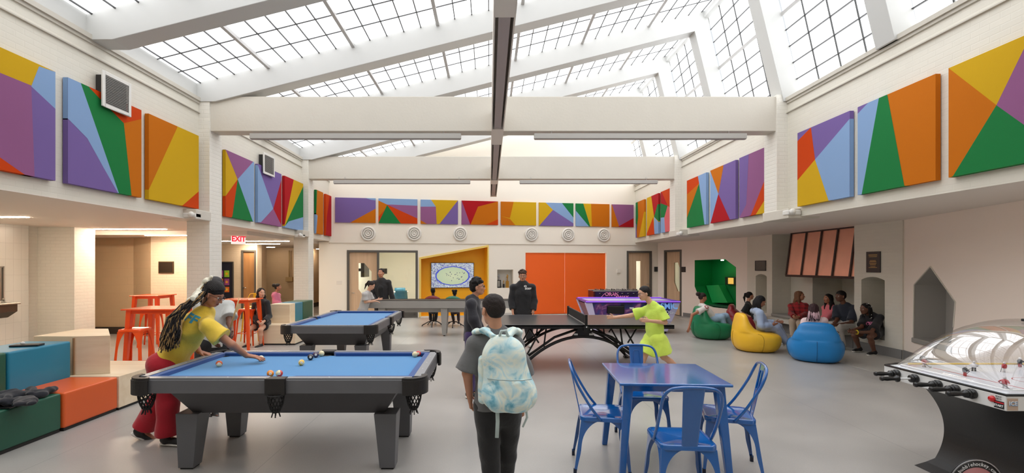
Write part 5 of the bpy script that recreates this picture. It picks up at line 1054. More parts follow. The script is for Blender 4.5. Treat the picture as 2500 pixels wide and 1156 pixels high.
# ---------------------------------------------------------------- soft shapes: blended volumes turned into one skin
def unit(v): v = np.asarray(v, float); return v/max(1e-9, np.linalg.norm(v))
def cap(a, b, r0, r1=None, k=.02, f=None, q=1.0, flat=(0,0)):
    return dict(t='c', a=np.asarray(a,float), b=np.asarray(b,float), r0=r0, r1=r0 if r1 is None else r1, k=k, f=None if f is None else unit(f), q=q, flat=flat)
def ell(c, r, R=None, k=.015): return dict(t='e', c=np.asarray(c,float), r=np.asarray(r,float), R=np.eye(3) if R is None else np.asarray(R,float), k=k)
def cut(p, n, k=0): return dict(t='x', p=np.asarray(p,float), n=unit(n))
def volume(prims, vox, noise=0, nf=30):
    lo = np.full(3, 1e9); hi = -lo
    for p in prims:
        if p['t'] == 'c': r = max(p['r0'], p['r1'])*max(1, 1); l = np.minimum(p['a'],p['b'])-r; h = np.maximum(p['a'],p['b'])+r
        elif p['t'] == 'e': r = p['r'].max(); l = p['c']-r; h = p['c']+r
        else: continue
        p['lo'], p['hi'] = l, h; lo = np.minimum(lo, l); hi = np.maximum(hi, h)
    lo = lo-3*vox-noise; hi = hi+3*vox+noise; n = np.ceil((hi-lo)/vox).astype(int)+1
    ax = [lo[i]+vox*np.arange(n[i]) for i in range(3)]
    D = np.full(n, .2, np.float32)
    for p in prims:
        if p['t'] == 'x':
            d = (ax[0][:,None,None]-p['p'][0])*p['n'][0]+(ax[1][None,:,None]-p['p'][1])*p['n'][1]+(ax[2][None,None,:]-p['p'][2])*p['n'][2]
            D = np.maximum(D, d.astype(np.float32)); continue
        m = p['k']+2.5*vox; i0 = np.maximum(0, np.floor((p['lo']-m-lo)/vox).astype(int)); i1 = np.minimum(n, np.ceil((p['hi']+m-lo)/vox).astype(int)+1)
        sl = tuple(slice(a, b) for a, b in zip(i0, i1)); X = ax[0][sl[0]][:,None,None]; Y = ax[1][sl[1]][None,:,None]; Z = ax[2][sl[2]][None,None,:]
        if p['t'] == 'c':
            a, b = p['a'], p['b']; ba = b-a; L2 = max(1e-9, ba.dot(ba)); L = math.sqrt(L2)
            px, py, pz = X-a[0], Y-a[1], Z-a[2]; hh = (px*ba[0]+py*ba[1]+pz*ba[2])/L2; h = np.clip(hh, 0, 1)
            vx, vy, vz = px-h*ba[0], py-h*ba[1], pz-h*ba[2]
            if p['f'] is not None and p['q'] != 1:
                f = p['f']; s = (vx*f[0]+vy*f[1]+vz*f[2])*(1/p['q']-1); vx, vy, vz = vx+s*f[0], vy+s*f[1], vz+s*f[2]
                d = (np.sqrt(vx*vx+vy*vy+vz*vz)-(p['r0']+(p['r1']-p['r0'])*h))*(.5+.5*p['q'])
            else: d = np.sqrt(vx*vx+vy*vy+vz*vz)-(p['r0']+(p['r1']-p['r0'])*h)
            if p['flat'][0]: d = np.maximum(d, -hh*L)
            if p['flat'][1]: d = np.maximum(d, (hh-1)*L)
        else:
            c, r, R = p['c'], p['r'], p['R']; px, py, pz = X-c[0], Y-c[1], Z-c[2]
            q = [(px*R[0][i]+py*R[1][i]+pz*R[2][i])/r[i] for i in range(3)]
            k0 = np.sqrt(q[0]**2+q[1]**2+q[2]**2); k1 = np.sqrt((q[0]/r[0])**2+(q[1]/r[1])**2+(q[2]/r[2])**2)+1e-6; d = k0*(k0-1)/k1
        E = D[sl]; k = p['k']
        if k > 0: h = np.maximum(k-np.abs(E-d), 0)/k; D[sl] = np.minimum(E, d)-h*h*k*.25
        else: D[sl] = np.minimum(E, d)
    if noise:
        X = ax[0][:,None,None]; Y = ax[1][None,:,None]; Z = ax[2][None,None,:]
        w = np.sin(nf*(X+.6*Z)+2.1*np.sin(nf*.55*(Y-.4*Z)+1.3))*np.sin(nf*.8*(Z+.5*Y-.3*X)+1.7*np.sin(nf*.7*X)); D += (noise*w).astype(np.float32)
    # surface nets
    S = D < 0; c8 = np.zeros(np.array(D.shape)-1, np.int8)
    for i in (0,1):
        for j in (0,1):
            for k in (0,1): c8 += S[i:S.shape[0]-1+i, j:S.shape[1]-1+j, k:S.shape[2]-1+k]
    I, J, K = np.nonzero((c8 > 0) & (c8 < 8)); nv = len(I); idx = np.full(c8.shape, -1, np.int32); idx[I,J,K] = np.arange(nv)
    acc = np.zeros((nv,3)); cnt = np.zeros(nv); cor = [(i,j,k) for i in (0,1) for j in (0,1) for k in (0,1)]
    for a in cor:
        for d in range(3):
            if a[d]: continue
            b = list(a); b[d] = 1; da = D[I+a[0],J+a[1],K+a[2]]; db = D[I+b[0],J+b[1],K+b[2]]; m = (da < 0) != (db < 0)
            t = np.where(m, da/np.where(m, da-db, 1), 0); q = np.zeros((nv,3)); q[:] = a; q[:,d] += t; acc[m] += q[m]; cnt[m] += 1
    V = lo+vox*(np.stack([I,J,K],1)+acc/cnt[:,None]); Q = []
    for d in range(3):
        sa = [slice(None)]*3; sb = [slice(None)]*3; sa[d] = slice(0,-1); sb[d] = slice(1,None); A = S[tuple(sa)]; B = S[tuple(sb)]; x = np.argwhere(A != B)
        o = [i for i in range(3) if i != d]; x = x[(x[:,o[0]] > 0) & (x[:,o[1]] > 0)]
        def g(e0, e1): y = x.copy(); y[:,o[0]] -= e0; y[:,o[1]] -= e1; return idx[y[:,0],y[:,1],y[:,2]]
        q = np.stack([g(0,0), g(1,0), g(1,1), g(0,1)], 1); ins = A[x[:,0],x[:,1],x[:,2]]; fl_ = ins if d != 1 else ~ins; q[fl_] = q[fl_][:,::-1]; Q.append(q)
    Q = np.concatenate(Q); Q = Q[(Q >= 0).all(1)]; return V, Q[:, ::-1]
def skin(name, V, Q, m, parent=None, base=None, extra=None):
    base = np.zeros(3) if base is None else base; V = V-base; me = bpy.data.meshes.new(name)
    if extra is not None:
        ev = np.array(extra.v)-base; no = len(V); me.from_pydata(np.concatenate([V, ev]).tolist(), [], Q.tolist()+[tuple(i+no for i in f) for f in extra.f])
    else:
        me.vertices.add(len(V)); me.vertices.foreach_set('co', V.astype('f').ravel()); me.loops.add(len(Q)*4); me.loops.foreach_set('vertex_index', Q.astype('i').ravel())
        me.polygons.add(len(Q)); me.polygons.foreach_set('loop_start', np.arange(len(Q), dtype='i')*4); me.polygons.foreach_set('loop_total', np.full(len(Q), 4, 'i')); me.update(calc_edges=True)
    me.materials.append(m); me.polygons.foreach_set('use_smooth', np.ones(len(me.polygons), bool)); me.update()
    o = bpy.data.objects.new(name, me); C.objects.link(o)
    if parent is not None: o.parent = parent
    return o
# ---------------------------------------------------------------- people
UP = np.array([0,0,1.])
def yawdir(a): a = math.radians(a); return np.array([math.sin(a), -math.cos(a), 0.])
def hand(w, d, palm_n, s, curl=.5, side=1, spread=0.0, grip=False):
    # w wrist, d direction, palm_n the way the palm faces, side +1 thumb towards cross(d, palm_n)
    d = unit(d); n = unit(palm_n-d*np.dot(palm_n, d)); t = np.cross(d, n)*side; P = []
    P.append(cap(w, w+d*.03*s, .024*s, .026*s, .012, n, .7)); c0 = w+d*.035*s
    for o in (-.026,-.009,.009,.026): P.append(cap(c0+t*o*.6*s, w+d*.088*s+t*o*s, .0135*s, .0115*s, .010))
    L = (.066,.078,.074,.058)
    for i, o in enumerate((.027,.0095,-.0085,-.0255)):
        b = w+d*.092*s+t*o*s; a1 = curl*.55+i*.05; a2 = curl*1.4+i*.08; dd = unit(d+t*spread*(o/.03)*.5)
        d1 = dd*math.cos(a1)+n*math.sin(a1); d2 = dd*math.cos(a2)+n*math.sin(a2); m_ = b+d1*L[i]*.5*s; e = m_+d2*L[i]*.5*s
        P.append(cap(b-dd*.012*s, m_, .0092*s, .0084*s, .003)); P.append(cap(m_, e, .0082*s, .0070*s, .003))
    b = w+d*.028*s+t*.024*s; d1 = unit(d*.62+t*.75+n*.35*curl); m_ = b+d1*.040*s; d2 = unit(d*.9+t*.25+n*(.4*curl+.1)); P.append(cap(b, m_, .0125*s, .0100*s, .008)); P.append(cap(m_, m_+d2*.033*s, .0096*s, .0080*s, .003))
    return P
def head_prims(h, f, u, s):
    r = np.cross(f, u); R = np.stack([r, f, u], 1); g = lambda x, y, z: h+(r*x+f*y+u*z)*s
    P = [ell(g(0,-.012,.030), np.array([.074,.094,.082])*s, R, .02), ell(g(0,.022,-.030), np.array([.060,.068,.078])*s, R, .02), ell(g(0,.050,-.080), np.array([.030,.030,.024])*s, R, .02),
         cap(g(-.045,.0,-.055), g(-.02,.05,-.085), .018*s, .014*s, .02), cap(g(.045,.0,-.055), g(.02,.05,-.085), .018*s, .014*s, .02),
         cap(g(0,.084,.008), g(0,.104,-.028), .008*s, .0115*s, .008), ell(g(.011,.096,-.032), np.array([.008,.009,.007])*s, R, .005), ell(g(-.011,.096,-.032), np.array([.008,.009,.007])*s, R, .005),
         cap(g(-.035,.078,.026), g(.035,.078,.026), .008*s, .008*s, .012), ell(g(-.040,.066,-.022), np.array([.018,.016,.016])*s, R, .015), ell(g(.040,.066,-.022), np.array([.018,.016,.016])*s, R, .015)]
    for x in (-1,1): P += [ell(g(x*.077,-.006,-.012), np.array([.009,.019,.030])*s, R, .006)]
    return P, g, R, r
SKINS = {'light': (216,166,138), 'tan': (196,140,110), 'brown': (168,112,84), 'dark': (108,70,52), 'deep': (72,48,40)}
def cloth(col, nm=None, **k):
    k.setdefault('bump', .7); k.setdefault('bscale', 8); k.setdefault('bdist', .02); return mat('cloth %d %d %d' % col if nm is None else nm, col, .85, sheen=.2, **k)
EYEW = mat('eye white', (226,222,214), .3); EYED = mat('eye dark', (34,22,16), .2); BROW = mat('brow hair', (26,18,15), .8); LENS = mat('glasses frame', (22,20,22), .3)
def person(lab, c, name='person'):
    Y = c['Y']; s = c.get('s', 1.0); vx = c.get('vox', .009)
    def J(p): return at(p[0], p[1], Y+(p[2] if len(p) > 2 else 0))
    pel, nk, hd = J(c['pel']), J(c['nk']), J(c['hd']); yaw = c['yaw']; fw = yawdir(yaw)
    up = unit(nk-pel); rt = unit(np.cross(fw, up)); fr = unit(np.cross(up, rt)); wd = c.get('w', 1.0)*s
    hs = c.get('hs', s); hy = yawdir(c.get('hy', yaw)); hp = math.radians(c.get('hp', 0)); hf = unit(hy*math.cos(hp)-UP*math.sin(hp)); hr = unit(np.cross(hf, UP)); hu = unit(np.cross(hr, hf)); ht = math.radians(c.get('ht', 0)); hu = unit(hu*math.cos(ht)+hr*math.sin(ht))
    twist = c.get('sy'); srt = rt if twist is None else unit(np.cross(yawdir(twist), up))
    shw = c.get('shw', .165)*wd; sh = [J(p) for p in c['sh']] if 'sh' in c else [nk-up*.055*s+srt*shw, nk-up*.055*s-srt*shw]
    el = [J(p) for p in c['el']]; wr = [J(p) for p in c['wr']]; kn = [J(p) for p in c['kn']] if 'kn' in c else None; an = [J(p) for p in c['an']] if 'an' in c else None
    hip = [pel+rt*.085*wd-up*.02*s, pel-rt*.085*wd-up*.02*s]; ch = nk-up*.20*s; wa = pel+(nk-pel)*.38
    HP, g, HR, hrt = head_prims(hd, hf, hu, hs)
    body = [cap(pel, wa, .135*wd, .115*wd, .03, fr, .70), cap(wa, ch, .115*wd, .135*wd, .03, fr, .70), cap(ch, nk-up*.06*s, .135*wd, .105*wd, .03, fr, .64), cap(sh[0], sh[1], .048*s, .048*s, .03)]
    nb = nk-up*.02*s; body += [cap(nb, g(0,-.02,-.055), .052*s, .047*hs, .02)]
    for i in (0,1):
        body += [cap(sh[i], el[i], .046*s, .037*s, .02), cap(el[i], wr[i], .038*s, .025*s, .015)]
        if i not in c.get('nohand', ()):
            fd = unit(wr[i]-el[i]); hdv = c.get('hd%d' % i); hdv = fd if hdv is None else unit(hdv); pn = c.get('pn%d' % i); pn = (-rt if i == 0 else rt) if pn is None else np.array(pn, float)
            body += hand(wr[i], hdv, pn, s*c.get('hscale', 1.0), c.get('curl', .5), 1 if i == 0 else -1, c.get('spread', 0))
        if kn: body += [cap(hip[i], kn[i], .078*wd, .052*s, .03), cap(kn[i], kn[i]+(an[i]-kn[i])*.35+fw*-.008, .050*s, .050*s, .02), cap(kn[i]+(an[i]-kn[i])*.35, an[i], .050*s, .033*s, .02)]
    fd_ = c.get('ft', yaw); fts = []
    if an:
        for i in (0,1):
            q = fd_[i] if hasattr(fd_, '__len__') else fd_; d = yawdir(q); p_ = c.get('fp', (0,0))[i]; d = unit(d*math.cos(math.radians(p_))-UP*math.sin(math.radians(p_))); fts.append(d); body += [cap(an[i]-UP*.02*s, an[i]-UP*.045*s+d*.13*s, .030*s, .024*s, .015)]
    body += HP; V, Q = volume(body, vx)
    lowz = min([pel[2]]+([a[2]-.08*s for a in an] if an else []))
    base = np.array([pel[0], pel[1], lowz]); sk = mat('skin '+c['skin'], SKINS[c['skin']], .5, bump=.05, bscale=90, vary=.05, vscale=12)
    o = skin(name, V, Q, sk, None, base); o.location = tuple(base); tag(o, lab, 'person'); T = lambda n_, prims, m, vox=None, noise=0, nf=30, extra=None: skin(n_, *volume(prims, vox or vx, noise, nf), m, o, base, extra)
    # face
    fh = c.get('face', True)
    if fh:
        mb = MB()
        for x in (-1,1): mb.ball(g(x*.031,.0725,.005)-0, .0105*hs, 0, 10)
        e = mb; e.v = [tuple(np.array(p)-base) for p in e.v]; e.build('eyes', EYEW, o, fix=False)
        mb = MB(); [mb.ball(g(x*.031,.0780,.005), .0062*hs, 0, 8) for x in (-1,1)]; mb.v = [tuple(np.array(p)-base) for p in mb.v]; mb.build('irises', EYED, o, fix=False)
        mb = MB(); [mb.tube([g(x*.016,.084,.027), g(x*.034,.083,.033), g(x*.050,.070,.026)], [.0035*hs,.004*hs,.002*hs], 5) for x in (-1,1)]; mb.v = [tuple(np.array(p)-base) for p in mb.v]; mb.build('eyebrows', BROW, o, fix=False)
        lc = SKINS[c['skin']]; mb = MB(); mb.tube([g(-.022,.078,-.062), g(-.008,.090,-.058), g(0,.0905,-.060), g(.008,.090,-.058), g(.022,.078,-.062)], [.002*hs,.0045*hs,.004*hs,.0045*hs,.002*hs], 6).tube([g(-.018,.080,-.067), g(0,.088,-.068), g(.018,.080,-.067)], [.002*hs,.005*hs,.002*hs], 6)
        mb.v = [tuple(np.array(p)-base) for p in mb.v]; mb.build('lips', mat('lips '+c['skin'], (int(lc[0]*.80), int(lc[1]*.62), int(lc[2]*.62)), .4), o, fix=False)
    if c.get('glasses'):
        mb = MB()
        for x in (-1,1):
            mb.tube([g(x*.032+.022*math.cos(a), .098-.004*abs(math.cos(a)), .004+.017*math.sin(a)) for a in np.linspace(0, 2*PI, 14)[:-1]], .0022*hs, 5, closed=True); mb.tube([g(x*.054,.092,.010), g(x*.076,.04,.010), g(x*.082,-.01,.002)], .002*hs, 5)
        mb.tube([g(-.012,.102,.008), g(.012,.102,.008)], .002*hs, 5); mb.v = [tuple(np.array(p)-base) for p in mb.v]; mb.build('glasses', LENS, o, fix=False)
    # clothes
    tp = c.get('top')
    if tp:
        e = tp.get('ease', .014)*s; m = tp['m']; hem = pel-up*tp.get('hem', .06)*s
        P = [cap(hem, wa, .138*wd+e*1.3, .118*wd+e*1.3, .03, fr, .74, (1,0)), cap(wa, ch, .118*wd+e*1.3, .137*wd+e, .03, fr, .72), cap(ch, nk-up*.06*s, .137*wd+e, .105*wd+e, .03, fr, .66), cap(sh[0], sh[1], .050*s+e*.8, .050*s+e*.8, .03)]
        sl = tp.get('sleeve', .62); cw = tp.get('cuff', 1.0)
        for i in (0,1):
            if sl <= 1: P += [cap(sh[i], sh[i]+(el[i]-sh[i])*sl, .046*s+e*.65, (.050*s+e*1.5)*cw, .02, flat=(0,1))]
            else: P += [cap(sh[i], el[i], .046*s+e*.7, .042*s+e*.9, .02), cap(el[i], el[i]+(wr[i]-el[i])*(sl-1), .044*s+e, (.031*s+e)*cw, .015, flat=(0,1))]
        if tp.get('hood'): hb = nk-fr*.055*s; P += [cap(hb+rt*.065*s+up*.01*s, hb-rt*.065*s+up*.01*s, .048*s, .048*s, .03), cap(hb-up*.02*s, hb-up*.10*s-fr*.015*s, .06*s, .04*s, .03), cap(nk+fr*.035*s+rt*.04*s, nk+rt*.075*s-fr*.02*s, .026*s, .03*s, .02), cap(nk+fr*.035*s-rt*.04*s, nk-rt*.075*s-fr*.02*s, .026*s, .03*s, .02)]
        else: P += [cap(nk-up*.035*s, nk-up*.008*s, .062*s, .058*s, .01, flat=(0,1))]
        P += tp.get('add', []); so = T(tp.get('name', 't_shirt'), P, m, noise=tp.get('wr', .004)*s, nf=tp.get('nf', 26))
        c['_top'] = so
        if tp.get('inner'):
            mi = tp['inner']; P = [cap(hem+fr*.064*wd, wa+fr*.062*wd, .084*wd, .080*wd, .03, fr, .95), cap(wa+fr*.062*wd, ch+fr*.066*wd, .080*wd, .080*wd, .03, fr, .95), cap(ch+fr*.066*wd, nk-up*.11*s+fr*.058*wd, .080*wd, .045*wd, .02, fr, .9)]
            T('undershirt', P, mi, noise=.003*s)
    bt = c.get('bottom')
    if bt and kn:
        e = bt.get('ease', .012)*s; ln = bt.get('len', 2.0); m = bt['m']; P = [cap(pel+up*.10*s, pel-up*.02*s, .124*wd+e*.6, .142*wd+e*.6, .03, fr, .74, (1,0))]
        for i in (0,1):
            if ln <= 1: P += [cap(hip[i], hip[i]+(kn[i]-hip[i])*ln, .086*wd+e, (.070*s+e*1.6)*bt.get('cuff', 1), .03, flat=(0,1))]
            else: P += [cap(hip[i], kn[i], .086*wd+e, .060*s+e, .03), cap(kn[i], kn[i]+(an[i]-kn[i])*(ln-1), .060*s+e, (.042*s+e)*bt.get('cuff', 1), .02, flat=(0,1))]
        T(bt.get('name', 'trousers'), P, m, noise=bt.get('wr', .004)*s, nf=bt.get('nf', 24))
    if an and c.get('shoe'):
        for i in (0,1):
            d = fts[i]; a = an[i]; n_ = unit(UP-d*np.dot(UP, d)) if abs(d[2]) < .95 else UP; P = [cap(a-n_*.03*s-d*.03*s, a-n_*.052*s+d*.15*s, .040*s, .034*s, .02, n_, .95), cap(a-n_*.0*s, a-n_*.05*s, .040*s, .042*s, .02)]
            sh_ = T('shoe', P, c['shoe'], vox=min(vx, .008)); 
            P = [cap(a-n_*.072*s-d*.035*s, a-n_*.072*s+d*.155*s, .041*s, .038*s, .01, n_, .38)]
            V_, Q_ = volume(P, min(vx, .007)); skin('shoe_sole', V_, Q_, c.get('sole', mat('white sole', (224,220,212), .6)), sh_, base)
    # hair
    hr_ = c.get('hair'); hc = c.get('hc', (26,19,17)); hm = mat('hair %d %d %d' % hc, hc, .6, bump=.6, bscale=140, spec=.3)
    if hr_:
        q = lambda x, y, z: g(x, y, z); A = lambda *r_: np.array(r_)*hs; P = [ell(q(0,-.022,.044), A(.082,.094,.080), HR, .01), ell(q(0,-.045,.0), A(.078,.070,.075), HR, .02)]; nz, nf_, ex = .002, 120, None
        if hr_ == 'fade': P = [ell(q(0,-.014,.046), A(.079,.094,.074), HR, .01), ell(q(0,-.05,.005), A(.073,.060,.07), HR, .02)]
        if hr_ == 'curly':
            rr = random.Random(5); nz = .004
            for i in range(46):
                a, b = rr.random()*2*PI, rr.random()*1.35; P.append(ell(q(.082*math.cos(a)*math.sin(b)*1.0, -.012+.085*math.sin(a)*math.sin(b), .048+.085*math.cos(b)), A(.022,.022,.022), HR, .006))
        if hr_ == 'afro': P += [ell(q(0,-.05,.05), A(.105,.10,.095), HR, .02)]; nz, nf_ = .006, 90
        if hr_ in ('puff', 'pony', 'bun'):
            P += [ell(q(0,-.118,.05) if hr_ != 'puff' else q(0,-.135,.06), A(*((.06,.06,.06) if hr_ == 'puff' else (.035,.035,.035))), HR, .01)]
            if hr_ == 'pony': P += [cap(q(0,-.13,.05), q(.0,-.16,-.06), .032*hs, .028*hs, .02), cap(q(0,-.16,-.06), q(0,-.14,-.20), .028*hs, .010*hs, .02)]
            nz = .004
        if hr_ == 'puffs': P += [ell(q(x*.06,-.08,.09), A(.048,.048,.048), HR, .01) for x in (-1,1)]; nz = .006
        if hr_ == 'long':
            for x in (-1,1): P += [cap(q(x*.062,-.02,.03), q(x*.078,-.02,-.10), .030*hs, .034*hs, .03), cap(q(x*.078,-.02,-.10), q(x*.085,.01,-.26), .034*hs, .020*hs, .03)]
            P += [cap(q(0,-.07,.0), q(0,-.10,-.16), .075*hs, .07*hs, .04, hf, .6), cap(q(0,-.10,-.16), q(0,-.09,-.30), .07*hs, .035*hs, .04, hf, .6)]; nz, nf_ = .004, 60
        if hr_ == 'braids':
            rr = random.Random(11); ex = MB(); n = c.get('nb', 44); Lb = c.get('lb', .30)
            for i in range(n):
                a = PI*(.02+1.0*i/(n-1))*1.12-.06*PI; sx, sy = math.cos(a), -math.sin(a); z0 = .06+.03*rr.random(); p0 = q(sx*.05,-.02+sy*.05,.105); p1 = q(sx*.084,-.02+sy*.100,z0-.03); L_ = Lb*(.75+.4*rr.random())
                p2 = q(sx*.092,-.03+sy*.105,-.06)+0; p3 = p2-UP*L_*.5*hs+np.array([rr.uniform(-.02,.02), rr.uniform(-.02,.02),0]); p4 = p3-UP*L_*.5*hs+np.array([rr.uniform(-.02,.02), rr.uniform(-.02,.02), 0]); ex.tube([p0,p1,p2,p3,p4], [.006,.007,.007,.007,.004], 5)
            if c.get('beads'):
                bd = MB()
                for k in range(60): v_ = ex.v[rr.randrange(len(ex.v))]; bd.ball(v_, .0085, 0, 6)
                bd.v = [tuple(np.array(p)-base) for p in bd.v]; bo = bd.build('hair_beads', c['beads'], o, fix=False); bo['kind'] = 'stuff'
        ho = T('hair', P, hm, vox=min(vx, .008), noise=nz*hs, nf=nf_, extra=ex)
    return o, dict(pel=pel, nk=nk, hd=hd, g=g, base=base, up=up, rt=rt, fr=fr, sh=sh, el=el, wr=wr, hr=HR, hf=hf, hu=hu, top=c.get('_top'))
def on(o, mb, nm, m, base, fix=False): mb.v = [tuple(np.array(p)-base) for p in mb.v]; return mb.build(nm, m, o, fix=fix)
from mathutils.bvhtree import BVHTree
def decal(d, tgt, s, size, c, n, up, m, parent=None, name='shirt_print', bold=.0, sx=1.0):   # print lettering on the cloth: c a point near it, n outward
    V = np.array([v.co for v in tgt.data.vertices]); bv = BVHTree.FromPolygons(V.tolist(), [tuple(p.vertices) for p in tgt.data.polygons]); off = d['base']
    t = text(s, size, (0,0,0), 0, 0, m, None, name, ext=0, bold=bold); me = t.data
    import bmesh
    b = bmesh.new(); b.from_mesh(me); bmesh.ops.triangulate(b, faces=b.faces); bmesh.ops.subdivide_edges(b, edges=[e for e in b.edges if e.calc_length() > size*.18], cuts=1); b.to_mesh(me); b.free()
    n = unit(n); up = unit(up-n*np.dot(up, n)); r = np.cross(up, n); c = np.asarray(c, float)-off
    for v in me.vertices:
        p = c+r*v.co.x*sx+up*v.co.y+n*.25; h = bv.ray_cast(Vector(p), Vector(-n), .6)
        v.co = (h[0]+Vector(n)*.0035) if h[0] is not None else Vector((0,0,-9))
    b = bmesh.new(); b.from_mesh(me); bmesh.ops.delete(b, geom=[v for v in b.verts if v.co.z < -8], context='VERTS'); b.to_mesh(me); b.free()
    t.parent = parent or tgt; me.update(); return t
def chest_text(o, d, s, size, dx, dz, col, off=.115, back=False, k=1.0):
    f = d['fr']*(-1 if back else 1); r = np.cross(f, d['up'])*-1; p = d['nk']-d['up']*dz+(-r)*0+r*dx+f*off-d['base']
    M = Matrix((Vector(r), Vector(d['up']), Vector(f))).transposed(); t = text(s, size, p, 0, 0, col, o, 'shirt_print', ext=.004); t.rotation_euler = M.to_euler(); return t
# ---------------------------------------------------------------- bean bag chairs
def beanbag(lab, px0, px1, ytop, ybot, yaw, col, depth=.85):
    Yb = H*F/(ybot-VY); Yc = Yb+.35; cx = ((px0+px1)/2-VX)*Yc/F; w_ = (px1-px0)*Yc/F; h = H-(ytop-VY)*(Yc)/F
    f = yawdir(yaw); r = np.cross(f, UP); c0 = np.array([cx, Yc, 0.]); k_ = w_/.85 if 0 else 1.0; hw = .40
    m = mat('vinyl '+lab[:14], col, .38, bump=.5, bscale=5, coat=.08); base = c0; t = thing('beanbag_chair', lab, 'beanbag chair', base, 0, 'beanbag chairs')
    # z, half width, back, front of each ring
    K = [(0,.27,-.27,.27), (.015,.33,-.33,.33), (.07,.385,-.385,.39), (.16,.42,-.415,.43), (.25,.43,-.42,.44), (.31,.42,-.42,.42), (.355,.40,-.415,.36), (.375,.385,-.41,.24), (.385,.375,-.405,.12), (.40,.365,-.40,.02), (.44,.345,-.395,-.06), (.52,.32,-.38,-.12), (h-.14,.285,-.36,-.165), (h-.06,.26,-.345,-.185), (h-.02,.22,-.325,-.205), (h,.14,-.30,-.23)]
    n = 36; vs = []
    for z, w2, yb, yf in K:
        cy, ry = (yf+yb)/2, (yf-yb)/2
        for k in range(n):
            a = 2*PI*k/n; ca, sa = math.cos(a), math.sin(a); e = 2/2.5; x = w2*math.copysign(abs(ca)**e, ca); y = cy+ry*math.copysign(abs(sa)**e, sa)
            vs.append(tuple(r*x+f*y+UP*z))
    mb = MB(); N = len(K); mb.add(vs, [(i*n+k, i*n+(k+1)%n, (i+1)*n+(k+1)%n, (i+1)*n+k) for i in range(N-1) for k in range(n)]+[tuple(range(n))[::-1], tuple((N-1)*n+k for k in range(n))], 0, True)
    o = mb.build('cushion', m, t); sb = o.modifiers.new('s', 'SUBSURF'); sb.levels = 1; sb.render_levels = 2
    V = np.array(vs)
    sm = mat('seam '+lab[:14], tuple(int(x*.7) for x in col), .6)
    for k in (n//4*3, 0, n//2):
        q = [V[i*n+k]*np.array([1.003,1.003,1]) for i in range(1, 9 if k else 8)]; MB().tube(q, .004, 6).build('seam', sm, t)
    MB().lathe([(0,0),(.27,0),(.30,.008),(.27,.016)], n=40).build('base_piping', mat('dark piping', (34,30,30), .6), t); return c0
beanbag('green beanbag chair nearest the air hockey table', 1688, 1785, 748, 832, 90, (22,124,78))
beanbag('yellow beanbag chair between the green and the blue one', 1783, 1905, 765, 864, 80, (246,192,44))
beanbag('blue beanbag chair seen from behind', 1922, 2058, 784, 890, 150, (20,126,196))
beanbag('maroon beanbag chair farthest back', 1778, 1850, 744, 812, 60, (140,34,44))
# ---------------------------------------------------------------- the people in the hall
BLK = cloth((30,29,31)); BLK2 = cloth((40,40,44)); WHT = cloth((222,218,212)); GRYL = cloth((186,184,182)); BSH = mat('black shoe', (28,27,28), .5); WSH = mat('white shoe', (220,216,210), .5); TANS = mat('tan sole', (150,130,110), .6)
PLAID = cloth((156,30,34))
def plaid():
    nt = PLAID.node_tree; b = nt.nodes['Principled BSDF']; g = nt.nodes.new('ShaderNodeNewGeometry'); s = nt.nodes.new('ShaderNodeSeparateXYZ'); nt.links.new(g.outputs['Position'], s.inputs[0]); last = None
    for ax, sc_ in ((0, 75), (2, 75)):
        m = nt.nodes.new('ShaderNodeMath'); m.operation = 'MULTIPLY'; m.inputs[1].default_value = sc_; nt.links.new(s.outputs[ax], m.inputs[0]); q = nt.nodes.new('ShaderNodeMath'); q.operation = 'SINE'; nt.links.new(m.outputs[0], q.inputs[0])
        l = nt.nodes.new('ShaderNodeMath'); l.operation = 'GREATER_THAN'; l.inputs[1].default_value = .45; nt.links.new(q.outputs[0], l.inputs[0])
        if last: a = nt.nodes.new('ShaderNodeMath'); a.operation = 'ADD'; nt.links.new(l.outputs[0], a.inputs[0]); nt.links.new(last.outputs[0], a.inputs[1]); last = a
        else: last = l
    h = nt.nodes.new('ShaderNodeMath'); h.operation = 'MULTIPLY'; h.inputs[1].default_value = .38; nt.links.new(last.outputs[0], h.inputs[0])
    mx = nt.nodes.new('ShaderNodeMix'); mx.data_type = 'RGBA'; mx.inputs['A'].default_value = rgb((168,34,38)); mx.inputs['B'].default_value = rgb((34,14,18)); nt.links.new(h.outputs[0], mx.inputs['Factor']); nt.links.new(mx.outputs['Result'], b.inputs['Base Color'])
plaid()
# woman in yellow leaning over the near pool table
YT_ = cloth((226,190,62)); RT_ = cloth((172,14,36))
o, d = person('woman in yellow STAFF t-shirt and red sweatpants leaning over the near pool table', dict(Y=4.56, s=.96, w=1.12, vox=.0062, skin='brown', yaw=90, hy=88, hp=30, pel=(414,884), nk=(498,764), hd=(521,720,-.02),
    sh=[(507,797,-.17), (500,772,.16)], el=[(566,843,-.16), (468,818,.24)], wr=[(602,869,-.05), (486,860,.20)], kn=[(411,985,-.08), (394,968,.09)], an=[(408,1066,-.06), (348,1050,.10)], ft=(80,100), fp=(0,32),
    hd0=(1,.05,-.16), pn0=(0,0,-1), hd1=(1,.1,-.3), pn1=(0,0,-1), curl=.22, hscale=1.05, spread=.25, glasses=True,
    top=dict(m=YT_, sleeve=.60, ease=.026, cuff=1.12, hem=.02, wr=.010, nf=24), bottom=dict(m=RT_, name='sweatpants', len=1.93, ease=.034, cuff=1.35, wr=.008, nf=17), shoe=BSH, hair='fade', hc=(24,18,17)))
g = d['g']; base = d['base']; rr = random.Random(4)
